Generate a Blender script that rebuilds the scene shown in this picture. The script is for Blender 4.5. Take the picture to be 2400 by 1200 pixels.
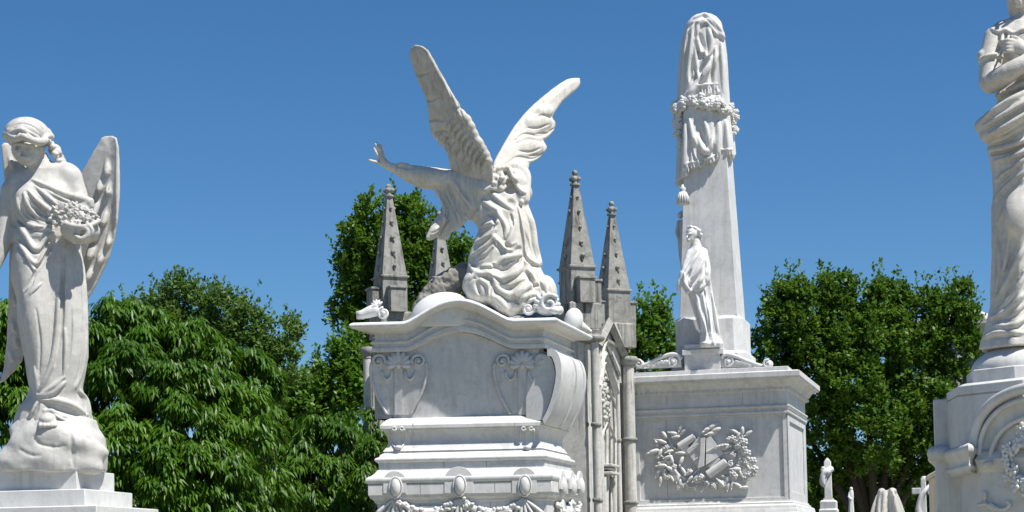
import bpy, bmesh, math, random
import numpy as np
from mathutils import Vector, Matrix

R = math.radians
scene = bpy.context.scene
for o in list(bpy.data.objects):
    bpy.data.objects.remove(o)

# ---------------------------------------------------------------- camera
FPX, CXP, CYP = 4500.0, 1200.0, 1050.0        # focal length and principal point on the 2400x1200 photo
PITCH, ROLL, EYE = R(3.56), R(1.1), 1.6
_r0 = Vector((1, 0, 0)); _u0 = Vector((0, -math.sin(PITCH), math.cos(PITCH)))
FWD = Vector((0, math.cos(PITCH), math.sin(PITCH)))
RIGHT = _r0 * math.cos(ROLL) - _u0 * math.sin(ROLL)
UP = _r0 * math.sin(ROLL) + _u0 * math.cos(ROLL)
CAM = Vector((0, 0, EYE))
cd = bpy.data.cameras.new('camera'); cam = bpy.data.objects.new('camera', cd)
scene.collection.objects.link(cam)
cam.matrix_world = Matrix(((RIGHT.x, UP.x, -FWD.x, CAM.x), (RIGHT.y, UP.y, -FWD.y, CAM.y),
                           (RIGHT.z, UP.z, -FWD.z, CAM.z), (0, 0, 0, 1)))
cd.sensor_width = 36.0; cd.lens = FPX / 2400 * 36.0
cd.shift_y = (CYP - 600) / 2400.0
cd.clip_start = 0.1; cd.clip_end = 4000
scene.camera = cam

# ---------------------------------------------------------------- sky and sun
SUN = Vector((0.45, -0.34, 1.0)).normalized()
SUN_EL = math.asin(SUN.z)
world = bpy.data.worlds.new('World'); scene.world = world; world.use_nodes = True
wn = world.node_tree.nodes; wl = world.node_tree.links
for n in list(wn): wn.remove(n)
sky = wn.new('ShaderNodeTexSky'); sky.sky_type = 'NISHITA'; sky.sun_disc = False
sky.sun_elevation = SUN_EL; sky.sun_rotation = math.atan2(SUN.x, SUN.y)
sky.altitude = 200; sky.air_density = 0.9; sky.dust_density = 0.0; sky.ozone_density = 10.0
bg = wn.new('ShaderNodeBackground'); bg.inputs['Strength'].default_value = 0.073
wo = wn.new('ShaderNodeOutputWorld')
hsv = wn.new('ShaderNodeHueSaturation'); hsv.inputs['Saturation'].default_value = 1.10; hsv.inputs['Hue'].default_value = 0.495
wl.new(sky.outputs[0], hsv.inputs['Color']); wl.new(hsv.outputs[0], bg.inputs[0]); wl.new(bg.outputs[0], wo.inputs[0])
sl = bpy.data.lights.new('sun', 'SUN'); sl.energy = 5.0; sl.angle = R(0.53); sl.color = (1.0, 0.955, 0.88)
so = bpy.data.objects.new('sun', sl); scene.collection.objects.link(so)
so.rotation_euler = SUN.to_track_quat('Z', 'Y').to_euler(); so.location = (10, -10, 40)
vs = scene.view_settings
vs.view_transform = 'Standard'; vs.look = 'None'; vs.exposure = 0.5; vs.gamma = 1.0; vs.use_curve_mapping = False
scene.cycles.use_denoising = True
scene.cycles.max_bounces = 6; scene.cycles.diffuse_bounces = 3; scene.cycles.transparent_max_bounces = 4

# ---------------------------------------------------------------- geometry helpers
def at(px, py, Y):
    """world point seen at photo pixel (px, py) and Y metres in front of the eye"""
    d = RIGHT * ((px - CXP) / FPX) + UP * ((CYP - py) / FPX) + FWD
    return CAM + d * (Y / d.y)

def thing(name, label, cat, loc=(0, 0, 0), group=None):
    o = bpy.data.objects.new(name, None); scene.collection.objects.link(o)
    o.empty_display_size = 0.2
    o.location = loc; o['label'] = label; o['category'] = cat
    if group: o['group'] = group
    return o

def tag(o, label, cat, group=None):
    o['label'] = label; o['category'] = cat
    if group: o['group'] = group
    return o

def rootloc(p):
    v = Vector((0, 0, 0))
    while p is not None:
        v += p.location; p = p.parent
    return v

def link(name, me, mat, parent=None, kind=None):
    o = bpy.data.objects.new(name, me); scene.collection.objects.link(o)
    if mat is not None and not me.materials: me.materials.append(mat)
    if parent is not None: o.parent = parent
    if kind: o['kind'] = kind
    return o

def mesh_np(name, V, Q, mat, parent=None, smooth=True, angle=None, kind=None, tris=False):
    """V in world metres; Q (n,4) or (n,3)"""
    V = np.asarray(V, np.float32); Q = np.asarray(Q, np.int32)
    L = rootloc(parent)
    V = V - np.array(L, np.float32)
    me = bpy.data.meshes.new(name)
    k = Q.shape[1]
    me.vertices.add(len(V)); me.vertices.foreach_set('co', V.ravel())
    me.loops.add(Q.size); me.loops.foreach_set('vertex_index', Q.ravel())
    me.polygons.add(len(Q)); me.polygons.foreach_set('loop_start', np.arange(0, Q.size, k, dtype=np.int32))
    if smooth: me.polygons.foreach_set('use_smooth', np.ones(len(Q), bool))
    me.update(calc_edges=True)
    if angle: me.set_sharp_from_angle(angle=R(angle))
    return link(name, me, mat, parent, kind)

def mesh_py(name, V, F, mat, parent=None, smooth=False, angle=None, kind=None, bevel=0):
    L = rootloc(parent)
    me = bpy.data.meshes.new(name)
    me.from_pydata([Vector(v) - L for v in V], [], F)
    bm = bmesh.new(); bm.from_mesh(me)
    bmesh.ops.recalc_face_normals(bm, faces=bm.faces)
    bm.to_mesh(me); bm.free()
    if smooth or angle:
        for p in me.polygons: p.use_smooth = True
        if angle: me.set_sharp_from_angle(angle=R(angle))
    o = link(name, me, mat, parent, kind)
    if bevel:
        b = o.modifiers.new('bevel', 'BEVEL'); b.width = bevel; b.segments = 2; b.limit_method = 'ANGLE'; b.angle_limit = R(40)
    return o

class Geo:
    """collects shapes that make ONE part"""
    def __init__(s): s.V = []; s.F = []
    def add(s, V, F):
        n = len(s.V); s.V += [Vector(v) for v in V]; s.F += [[i + n for i in f] for f in F]; return s
    def box(s, c, ax, ay, az):
        """centre and three half-axis vectors"""
        c, ax, ay, az = map(Vector, (c, ax, ay, az))
        V = [c + ax * i + ay * j + az * k for i in (-1, 1) for j in (-1, 1) for k in (-1, 1)]
        return s.add(V, [(0, 1, 3, 2), (4, 6, 7, 5), (0, 4, 5, 1), (2, 3, 7, 6), (0, 2, 6, 4), (1, 5, 7, 3)])
    def prism(s, pts, d):
        """polygon pts (world) swept by vector d"""
        n = len(pts); d = Vector(d); V = [Vector(p) for p in pts]; V += [v + d for v in V]
        F = [list(range(n))[::-1], list(range(n, 2 * n))] + [[i, (i + 1) % n, (i + 1) % n + n, i + n] for i in range(n)]
        return s.add(V, F)
    def tube(s, pts, r, n=8, cap=True, flat=1.0, ref=None):
        P = [Vector(p) for p in pts]; m = len(P)
        rr = r if hasattr(r, '__len__') else [r] * m
        V = []; F = []
        a = None
        for i in range(m):
            t = (P[min(i + 1, m - 1)] - P[max(i - 1, 0)]).normalized()
            if ref is not None: a = Vector(ref)
            elif a is None: a = Vector((0, 0, 1)) if abs(t.z) < .9 else Vector((1, 0, 0))
            a = (a - t * a.dot(t)).normalized(); b = t.cross(a)
            for j in range(n):
                q = 2 * math.pi * j / n
                V.append(P[i] + (a * math.cos(q) * flat + b * math.sin(q)) * rr[i])
        for i in range(m - 1):
            for j in range(n):
                F.append([i * n + j, i * n + (j + 1) % n, (i + 1) * n + (j + 1) % n, (i + 1) * n + j])
        if cap: F += [list(range(n))[::-1], list(range((m - 1) * n, m * n))]
        return s.add(V, F)
    def lathe(s, base, prof, n=24, ax=None, ay=None, up=(0, 0, 1)):
        """prof [(r, h)] round the vertical through base"""
        base = Vector(base); ax = Vector(ax or (1, 0, 0)); ay = Vector(ay or (0, 1, 0)); up = Vector(up)
        V = []; F = []; m = len(prof)
        for r, h in prof:
            for j in range(n):
                q = 2 * math.pi * j / n
                V.append(base + (ax * math.cos(q) + ay * math.sin(q)) * r + up * h)
        for i in range(m - 1):
            for j in range(n):
                F.append([i * n + j, i * n + (j + 1) % n, (i + 1) * n + (j + 1) % n, (i + 1) * n + j])
        F += [list(range(n))[::-1], list(range((m - 1) * n, m * n))]
        return s.add(V, F)
    def ell(s, c, ax, ay, az, nu=12, nv=8):
        c, ax, ay, az = map(Vector, (c, ax, ay, az)); V = []; F = []
        for i in range(1, nv):
            th = math.pi * i / nv
            for j in range(nu):
                q = 2 * math.pi * j / nu
                V.append(c + ax * math.sin(th) * math.cos(q) + ay * math.sin(th) * math.sin(q) + az * math.cos(th))
        a = len(V); V += [c + az, c - az]
        for i in range(nv - 2):
            for j in range(nu):
                F.append([i * nu + j, (i + 1) * nu + j, (i + 1) * nu + (j + 1) % nu, i * nu + (j + 1) % nu])
        for j in range(nu):
            F.append([a, j, (j + 1) % nu]); F.append([a + 1, (nv - 2) * nu + (j + 1) % nu, (nv - 2) * nu + j])
        return s.add(V, F)
    def build(s, name, mat, parent=None, smooth=False, angle=None, bevel=0, kind=None):
        return mesh_py(name, s.V, s.F, mat, parent, smooth, angle, kind, bevel)

def offset_plan(plan, o):
    """plan: CCW list of Vector 2D; outward mitred offset"""
    n = len(plan); out = []
    for i in range(n):
        p0, p1, p2 = plan[i - 1], plan[i], plan[(i + 1) % n]
        d1 = (p1 - p0).normalized(); d2 = (p2 - p1).normalized()
        n1 = Vector((d1.y, -d1.x)); n2 = Vector((d2.y, -d2.x))
        m = n1 + n2; m = m / max(m.dot(n1), 0.2)
        out.append(p1 + m * o)
    return out

def course(name, plan, prof, mat, parent, bump=None, angle=35, bevel=0, strip=False):
    """stone course: CCW plan swept with profile [(offset, z[, bumpfactor])] from bottom to top;
    bump: list of extra heights per plan point"""
    n = len(plan); V = []; F = []
    for pr in prof:
        ring = offset_plan(plan, pr[0])
        bf = pr[2] if len(pr) > 2 else (1.0 if bump else 0.0)
        for i, p in enumerate(ring):
            V.append(Vector((p.x, p.y, pr[1] + (bump[i] * bf if bump else 0))))
    m = len(prof)
    for k in range(m - 1):
        for i in range(n):
            F.append([k * n + i, k * n + (i + 1) % n, (k + 1) * n + (i + 1) % n, (k + 1) * n + i])
    for base, rev in ((0, True), ((m - 1) * n, False)):
        if strip:                      # front points 0..h-1 against back points n-1..h
            h = n // 2
            for i in range(h - 1):
                f = [base + i, base + i + 1, base + n - 2 - i, base + n - 1 - i]
                F.append(f[::-1] if rev else f)
        else:
            f = [base + i for i in range(n)]; F.append(f[::-1] if rev else f)
    return mesh_py(name, V, F, mat, parent, angle=angle, bevel=bevel)

def arc(o0, z0, o1, z1, bulge, n=6):
    """profile points from (o0,z0) to (o1,z1) bowed sideways by bulge (fraction of the chord, + = outward)"""
    out = []
    dx, dz = o1 - o0, z1 - z0; L = math.hypot(dx, dz)
    nx, nz = dz / L, -dx / L
    for i in range(n + 1):
        t = i / n; b = 4 * t * (1 - t) * bulge * L
        out.append((o0 + dx * t + nx * b, z0 + dz * t + nz * b))
    return out

def crom(pts, n=8):
    """Catmull-Rom through the points (tuples of any length)"""
    P = [np.array(p, float) for p in pts]
    if len(P) < 3:
        return [tuple(P[0] + (P[-1] - P[0]) * i / n) for i in range(n + 1)]
    P = [2 * P[0] - P[1]] + P + [2 * P[-1] - P[-2]]
    out = []
    for i in range(1, len(P) - 2):
        for j in range(n):
            t = j / n
            out.append(tuple(0.5 * ((2 * P[i]) + (-P[i - 1] + P[i + 1]) * t + (2 * P[i - 1] - 5 * P[i] + 4 * P[i + 1] - P[i + 2]) * t * t
                                    + (-P[i - 1] + 3 * P[i] - 3 * P[i + 1] + P[i + 2]) * t ** 3)))
    out.append(tuple(P[-2]))
    return out

# ---------------------------------------------------------------- carving: signed-distance sculpting on a grid
def surfnet(F, org, h, relax=2):
    S = F < 0
    nx, ny, nz = F.shape
    c = np.zeros((nx - 1, ny - 1, nz - 1), np.uint8)
    for a in (0, 1):
        for b in (0, 1):
            for d in (0, 1):
                c += S[a:nx - 1 + a, b:ny - 1 + b, d:nz - 1 + d]
    I, J, K = np.nonzero((c > 0) & (c < 8)); del c
    N = len(I); acc = np.zeros((N, 3), np.float32); cnt = np.zeros(N, np.float32)
    base = np.stack([I, J, K], 1).astype(np.float32)
    cor = {}
    for a in (0, 1):
        for b in (0, 1):
            for d in (0, 1):
                cor[a, b, d] = F[I + a, J + b, K + d]
    for ax in range(3):
        for u in (0, 1):
            for v in (0, 1):
                p = [0, 0, 0]; o = [i for i in range(3) if i != ax]; p[o[0]] = u; p[o[1]] = v
                q = list(p); q[ax] = 1
                f0 = cor[tuple(p)]; f1 = cor[tuple(q)]
                m = (f0 < 0) != (f1 < 0)
                t = np.where(m, f0 / np.where(m, f0 - f1, 1), 0)
                pt = np.zeros((N, 3), np.float32); pt[:, o[0]] = u; pt[:, o[1]] = v; pt[:, ax] = t
                acc += pt * m[:, None]; cnt += m
    V = base + acc / np.maximum(cnt, 1)[:, None]
    idm = np.full((nx - 1, ny - 1, nz - 1), -1, np.int32); idm[I, J, K] = np.arange(N, dtype=np.int32)
    Q = []
    for ax in range(3):
        s0 = [slice(1, -1)] * 3; s1 = [slice(1, -1)] * 3
        s0[ax] = slice(0, -1); s1[ax] = slice(1, None)
        A = S[tuple(s0)]; B = S[tuple(s1)]
        e = np.nonzero(A != B)
        sgn = A[e]
        g = [e[i] + (0 if i == ax else 1) for i in range(3)]
        o = [(ax + 1) % 3, (ax + 2) % 3]
        def cell(du, dv):
            h_ = list(g); h_[o[0]] = g[o[0]] - du; h_[o[1]] = g[o[1]] - dv
            return idm[h_[0], h_[1], h_[2]]
        q = np.stack([cell(1, 1), cell(0, 1), cell(0, 0), cell(1, 0)], 1)
        q[~sgn] = q[~sgn][:, ::-1]
        Q.append(q)
    Q = np.concatenate(Q); Q = Q[(Q >= 0).all(1)]
    for it in range(relax):
        E0 = Q.ravel(); E1 = np.roll(Q, -1, 1).ravel()
        deg = np.bincount(E0, minlength=N) + np.bincount(E1, minlength=N)
        W = np.zeros_like(V)
        for d in range(3):
            W[:, d] = (np.bincount(E0, V[E1, d], N) + np.bincount(E1, V[E0, d], N)) / np.maximum(deg, 1)
        V = V * 0.5 + W * 0.5
    return V * h + np.asarray(org, np.float32), Q

class Carve:
    def __init__(s, box, D, vox=1.7):
        x0, y0, x1, y1, dn, df = box
        s.D = D; s.u = D / FPX; s.h = vox * s.u
        C = np.array([tuple(s.P(x, y, d)) for x in (x0, x1) for y in (y0, y1) for d in (dn, df)])
        s.lo = C.min(0); hi = C.max(0)
        s.n = np.ceil((hi - s.lo) / s.h).astype(int) + 1
        s.ax = [(s.lo[i] + np.arange(s.n[i]) * s.h).astype(np.float32) for i in range(3)]
        s.F = np.full(s.n, 1.0, np.float32)
    def P(s, px, py, d=0.0):
        return at(px, py, s.D + d * s.u)
    def reg(s, lo, hi):
        sl = []
        for i in range(3):
            a = int(np.clip((lo[i] - s.lo[i]) / s.h - 2, 0, s.n[i] - 1)); b = int(np.clip((hi[i] - s.lo[i]) / s.h + 3, a + 1, s.n[i]))
            sl.append(slice(a, b))
        X = s.ax[0][sl[0]][:, None, None]; Y = s.ax[1][sl[1]][None, :, None]; Z = s.ax[2][sl[2]][None, None, :]
        return tuple(sl), X, Y, Z
    def put(s, sl, d, k, cut=False):
        f = s.F[sl]
        if cut: d = -d
        if k <= 0:
            s.F[sl] = np.maximum(f, d) if cut else np.minimum(f, d); return
        hh = np.maximum(k - np.abs(f - d), 0) / k
        s.F[sl] = (np.maximum(f, d) + hh * hh * k * .25) if cut else (np.minimum(f, d) - hh * hh * k * .25)
    def tube(s, pts, rad, k=4, cut=False, sm=0):
        """pts (px,py,d); rad px; blended cones"""
        u = s.u
        W = [np.array(s.P(*p)) for p in pts] if not isinstance(pts, np.ndarray) else list(pts)
        rr = [r * u for r in (rad if hasattr(rad, '__len__') else [rad] * len(W))]
        if sm:
            Q = crom([tuple(w) + (r,) for w, r in zip(W, rr)], sm); W = [np.array(q[:3]) for q in Q]; rr = [q[3] for q in Q]
        k = k * u; M = max(rr) + k
        A = np.array(W)
        sl, X, Y, Z = s.reg(A.min(0) - M, A.max(0) + M)
        d = np.full(np.broadcast_shapes(X.shape, Y.shape, Z.shape), 9.0, np.float32)
        for i in range(len(W) - 1):
            a, b = W[i], W[i + 1]; m = max(rr[i], rr[i + 1]) + k
            l2, X2, Y2, Z2 = s.reg(np.minimum(a, b) - m, np.maximum(a, b) + m)
            loc = tuple(slice(l2[j].start - sl[j].start, l2[j].stop - sl[j].start) for j in range(3))
            ba = (b - a).astype(np.float32); L = max(float(ba @ ba), 1e-12)
            x, y, z = X2 - np.float32(a[0]), Y2 - np.float32(a[1]), Z2 - np.float32(a[2])
            t = np.clip((x * ba[0] + y * ba[1] + z * ba[2]) / L, 0, 1)
            e = np.sqrt((x - t * ba[0]) ** 2 + (y - t * ba[1]) ** 2 + (z - t * ba[2]) ** 2) - (rr[i] + (rr[i + 1] - rr[i]) * t)
            d[loc] = np.minimum(d[loc], e)
        s.put(sl, d, k, cut); return s
    def ell(s, c, r, k=4, rot=0.0, yaw=0.0, cut=False):
        """c (px,py,d), r px (right, depth, up); rot in the picture plane (degrees, + = anticlockwise), yaw about up"""
        u = s.u; c = np.array(s.P(*c)); r = np.array(r, float) * u; k = k * u
        M = max(r) + k
        sl, X, Y, Z = s.reg(c - M, c + M)
        x, y, z = X - c[0], Y - c[1], Z - c[2]
        ca, sa = math.cos(R(rot)), math.sin(R(rot))
        x, z = x * ca + z * sa, -x * sa + z * ca
        cb, sb = math.cos(R(yaw)), math.sin(R(yaw))
        x, y = x * cb + y * sb, -x * sb + y * cb
        k0 = np.sqrt((x / r[0]) ** 2 + (y / r[1]) ** 2 + (z / r[2]) ** 2) + 1e-6
        k1 = np.sqrt((x / r[0] ** 2) ** 2 + (y / r[1] ** 2) ** 2 + (z / r[2] ** 2) ** 2) + 1e-6
        s.put(sl, (k0 * (k0 - 1) / k1).astype(np.float32), k, cut); return s
    def loft(s, rows, k=6, folds=(), power=2.0):
        """rows (py, left px, right px, centre depth, half depth) from top to bottom: a body with elliptic sections
        folds (n, amp px, phase, twist per px of height, py top, py bottom)"""
        u = s.u; z = []; par = []
        for (py, xl, xr, dc, hd) in rows:
            c = s.P((xl + xr) / 2, py, dc); z.append(c.z); par.append((c.x, c.y, (xr - xl) / 2 * u, hd * u))
        z = np.array(z)[::-1]; par = np.array(par)[::-1]
        k = k * u; a = par[:, 2].max(); b = par[:, 3].max()
        lo = (par[:, 0].min() - a - k, par[:, 1].min() - b - k, z[0] - k); hi = (par[:, 0].max() + a + k, par[:, 1].max() + b + k, z[-1] + k)
        sl, X, Y, Z = s.reg(lo, hi); zz = Z[0, 0]
        q = [np.interp(zz, z, par[:, i]) for i in range(4)]
        w = max(3, int(9 * u / s.h)) | 1
        ker = np.hanning(w + 2)[1:-1]; ker /= ker.sum()
        q = [np.convolve(np.pad(v, w // 2, mode='edge'), ker, 'valid').astype(np.float32) for v in q]
        x = (X - q[0][None, None, :]); y = (Y - q[1][None, None, :]); A = q[2][None, None, :]; B = q[3][None, None, :]
        if power == 2.0:
            k0 = np.sqrt((x / A) ** 2 + (y / B) ** 2) + 1e-6
        else:
            k0 = (np.abs(x / A) ** power + np.abs(y / B) ** power) ** (1 / power) + 1e-6
        k1 = np.sqrt((x / A ** 2) ** 2 + (y / B ** 2) ** 2) + 1e-6
        d = k0 * (k0 - 1) / k1
        if folds:
            ang = np.arctan2(y / B, x / A)
            for (n, amp, ph, tw, pt, pb) in folds:
                zt = s.P(rows[0][1], pt, 0).z; zb = s.P(rows[0][1], pb, 0).z
                env = np.clip((zt - zz) / (zt - zb), 0, 1); env = np.sqrt(np.minimum(env * 1.0, 1)) * (zz < zt)
                ar = n * ang + (ph + tw * (zt - zz) / u)[None, None, :]
                wv = 1 - 2 * np.abs(np.sin(ar / 2)) ** 1.4
                d = d - (amp * u) * env[None, None, :] * wv
        cap = np.maximum(Z - z[-1], z[0] - Z)
        d = np.maximum(d, cap)
        s.put(sl, d.astype(np.float32), k); return s
    def plate(s, poly, dfun, th, k=4, rnd=4, sm=0, cut=False):
        """slab with the outline poly (px), mid-surface depth dfun(px, py) and half thickness th px (number or fn of inset px)"""
        if sm: poly = crom(list(poly) + [poly[0]], sm)[:-1]
        u = s.u; d0 = float(dfun(np.float32(np.mean([p[0] for p in poly])), np.float32(np.mean([p[1] for p in poly]))))
        # outline placed on the tilted mid-surface, then laid out in (x, z)
        W = np.array([tuple(s.P(p[0], p[1], float(dfun(np.float32(p[0]), np.float32(p[1]))))) for p in poly])
        thm = th(1e6) if callable(th) else th
        M = (thm + k + rnd) * u
        sl, X, Y, Z = s.reg((W[:, 0].min() - M, W[:, 1].min() - M * 2, W[:, 2].min() - M), (W[:, 0].max() + M, W[:, 1].max() + M * 2, W[:, 2].max() + M))
        x = X[:, :, 0].ravel()[:, None]; z = Z[0, 0][None, :]
        best = np.full(np.broadcast_shapes(x.shape, z.shape), 1e9, np.float32); ins = np.zeros(best.shape, bool)
        n = len(W)
        for i in range(n):
            ax, az = W[i, 0], W[i, 2]; bx, bz = W[(i + 1) % n, 0], W[(i + 1) % n, 2]
            ex, ez = bx - ax, bz - az; L = ex * ex + ez * ez + 1e-12
            t = np.clip(((x - ax) * ex + (z - az) * ez) / L, 0, 1)
            best = np.minimum(best, (x - ax - t * ex) ** 2 + (z - az - t * ez) ** 2)
            cr = ((az <= z) & (bz > z)) | ((bz <= z) & (az > z))
            xi = ax + (z - az) / (ez if abs(ez) > 1e-9 else 1e-9) * ex
            ins ^= cr & (x < xi)
        sd = np.sqrt(best); sd = np.where(ins, -sd, sd)
        # picture coordinates of the (x, z) nodes, for the mid-surface
        Ym = CAM.y + s.D + d0 * u
        cx_ = x; cz_ = z - CAM.z
        f_ = Ym * FWD.y + cz_ * FWD.z + 0 * cx_
        px = CXP + FPX * (cx_ * RIGHT.x + Ym * RIGHT.y + cz_ * RIGHT.z) / f_
        py = CYP - FPX * (cx_ * UP.x + Ym * UP.y + cz_ * UP.z) / f_
        yc = s.D + dfun(px, py) * u
        tt = th(np.maximum(-sd, 0) / u) if callable(th) else th
        # surface slope correction so that the slab is as thick as stated
        gy = np.gradient(yc, s.h)
        cosn = 1 / np.sqrt(1 + gy[0] ** 2 + gy[1] ** 2)
        dd = (np.abs(Y - yc[:, None, :]) * cosn[:, None, :] - (tt * u if not callable(th) else (tt * u)[:, None, :]))
        r = rnd * u
        a = sd[:, None, :] + r; b = dd + r
        d = np.minimum(np.maximum(a, b), 0) + np.sqrt(np.maximum(a, 0) ** 2 + np.maximum(b, 0) ** 2) - r
        s.put(sl, d.astype(np.float32), k * u, cut); return s
    def front(s, px, py):
        """depth (px units) of the first surface met at this pixel, or None"""
        ys = s.ax[1]
        p0 = at(px, py, float(ys[0])); p1 = at(px, py, float(ys[-1]))
        t = np.linspace(0, 1, len(ys))
        x = p0.x + (p1.x - p0.x) * t; z = p0.z + (p1.z - p0.z) * t
        i = np.clip(((x - s.lo[0]) / s.h + .5).astype(int), 0, s.n[0] - 1); kk = np.clip(((z - s.lo[2]) / s.h + .5).astype(int), 0, s.n[2] - 1)
        f = s.F[i, np.arange(len(ys)), kk]
        m = np.nonzero(f < 0)[0]
        if len(m) == 0:
            j = int(np.argmin(f))
            return (ys[j] - s.D) / s.u
        j = m[0]
        if j > 0:
            a, b = f[j - 1], f[j]; y = ys[j - 1] + (ys[j] - ys[j - 1]) * a / (a - b)
        else: y = ys[0]
        return (y - s.D) / s.u
    def fold(s, pts, r=4.0, out=0.55, k=None, cut=False, taper=0.35, n=7, under=True):
        """ridge (or groove) drawn on the front surface along picture points; a ridge gets an undercut on its lee side"""
        C = crom(pts, n); m = len(C)
        if not cut and under and r >= 3.5:
            G = []
            for i in range(m):
                a, b = C[max(i - 1, 0)], C[min(i + 1, m - 1)]; dx, dy = b[0] - a[0], b[1] - a[1]; L = math.hypot(dx, dy) + 1e-6
                nx, ny = -dy / L, dx / L
                if nx * 1 - ny * 1.3 > 0: nx, ny = -nx, -ny
                G.append((C[i][0] + nx * r * 1.25, C[i][1] + ny * r * 1.25))
            s._line(G[1:-1], r * .62, .45, r * .5, True, taper)
        s._line(C, r, out, k if k is not None else (r * .75 if not cut else r * .7), cut, taper); return s
    def _line(s, C, r, out, k, cut, taper):
        m = len(C)
        dep = np.array([s.front(*c) for c in C])
        ker = np.array([1, 2, 3, 2, 1.]) / 9
        dep = np.convolve(np.pad(dep, 2, mode='edge'), ker, 'valid')
        rr = [r * (taper + (1 - taper) * max(0.0, math.sin(math.pi * i / (m - 1))) ** .6) for i in range(m)]
        off = [(1 - 2 * out) * q if not cut else -q * (1 - 2 * out) for q in rr]
        s.tube([(C[i][0], C[i][1], dep[i] + off[i]) for i in range(m)], rr, k, cut)
    def groove(s, pts, r=3.0, out=0.62, k=None, taper=.35): return s.fold(pts, r, out, k if k is not None else r * .6, True, taper)
    def noise(s, amp, size, seed=0):
        """low relief: chisel unevenness"""
        rg = np.random.RandomState(seed)
        sh = [max(2, int(s.n[i] * s.h / (size * s.u)) + 3) for i in range(3)]
        g = rg.rand(*sh).astype(np.float32) - .5
        m = np.abs(s.F) < 6 * s.u
        I = np.nonzero(m)
        co = [I[i] * s.h / (size * s.u) for i in range(3)]
        b = [c.astype(int) for c in co]; f = [(c - bb).astype(np.float32) for c, bb in zip(co, b)]; f = [q * q * (3 - 2 * q) for q in f]
        v = 0
        for a in (0, 1):
            for c in (0, 1):
                for e in (0, 1):
                    w = (f[0] if a else 1 - f[0]) * (f[1] if c else 1 - f[1]) * (f[2] if e else 1 - f[2])
                    v = v + w * g[b[0] + a, b[1] + c, b[2] + e]
        s.F[I] += v * 2 * amp * s.u; return s
    def build(s, name, mat, parent, relax=1):
        for sl in ((0, slice(None), slice(None)), (-1, slice(None), slice(None)), (slice(None), 0, slice(None)), (slice(None), -1, slice(None)), (slice(None), slice(None), 0), (slice(None), slice(None), -1)):
            s.F[sl] = np.maximum(s.F[sl], s.h * .5)
        V, Q = surfnet(s.F, s.lo, s.h, relax)
        s.F = None
        return mesh_np(name, V, Q, mat, parent)

# ---------------------------------------------------------------- materials
def newmat(name):
    m = bpy.data.materials.new(name); m.use_nodes = True
    nt = m.node_tree; b = nt.nodes['Principled BSDF']
    return m, nt, b

def _noise(nt, scale, detail=4, rough=.6, vec=None, dist=0.0):
    n = nt.nodes.new('ShaderNodeTexNoise'); n.inputs['Scale'].default_value = scale; n.inputs['Detail'].default_value = detail
    n.inputs['Roughness'].default_value = rough; n.inputs['Distortion'].default_value = dist
    if vec is not None: nt.links.new(vec, n.inputs['Vector'])
    return n

def _ramp(nt, src, p0, p1, c0=(0, 0, 0, 1), c1=(1, 1, 1, 1)):
    r = nt.nodes.new('ShaderNodeValToRGB'); e = r.color_ramp.elements
    e[0].position = p0; e[0].color = c0; e[1].position = p1; e[1].color = c1
    nt.links.new(src, r.inputs[0]); return r

def _mix(nt, fac, a, b):
    m = nt.nodes.new('ShaderNodeMix'); m.data_type = 'RGBA'
    for s, v in ((m.inputs[0], fac), (m.inputs[6], a), (m.inputs[7], b)):
        if isinstance(v, (int, float)): s.default_value = v
        elif isinstance(v, tuple): s.default_value = v if len(v) == 4 else v + (1,)
        else: nt.links.new(v, s)
    return m.outputs[2]

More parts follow.
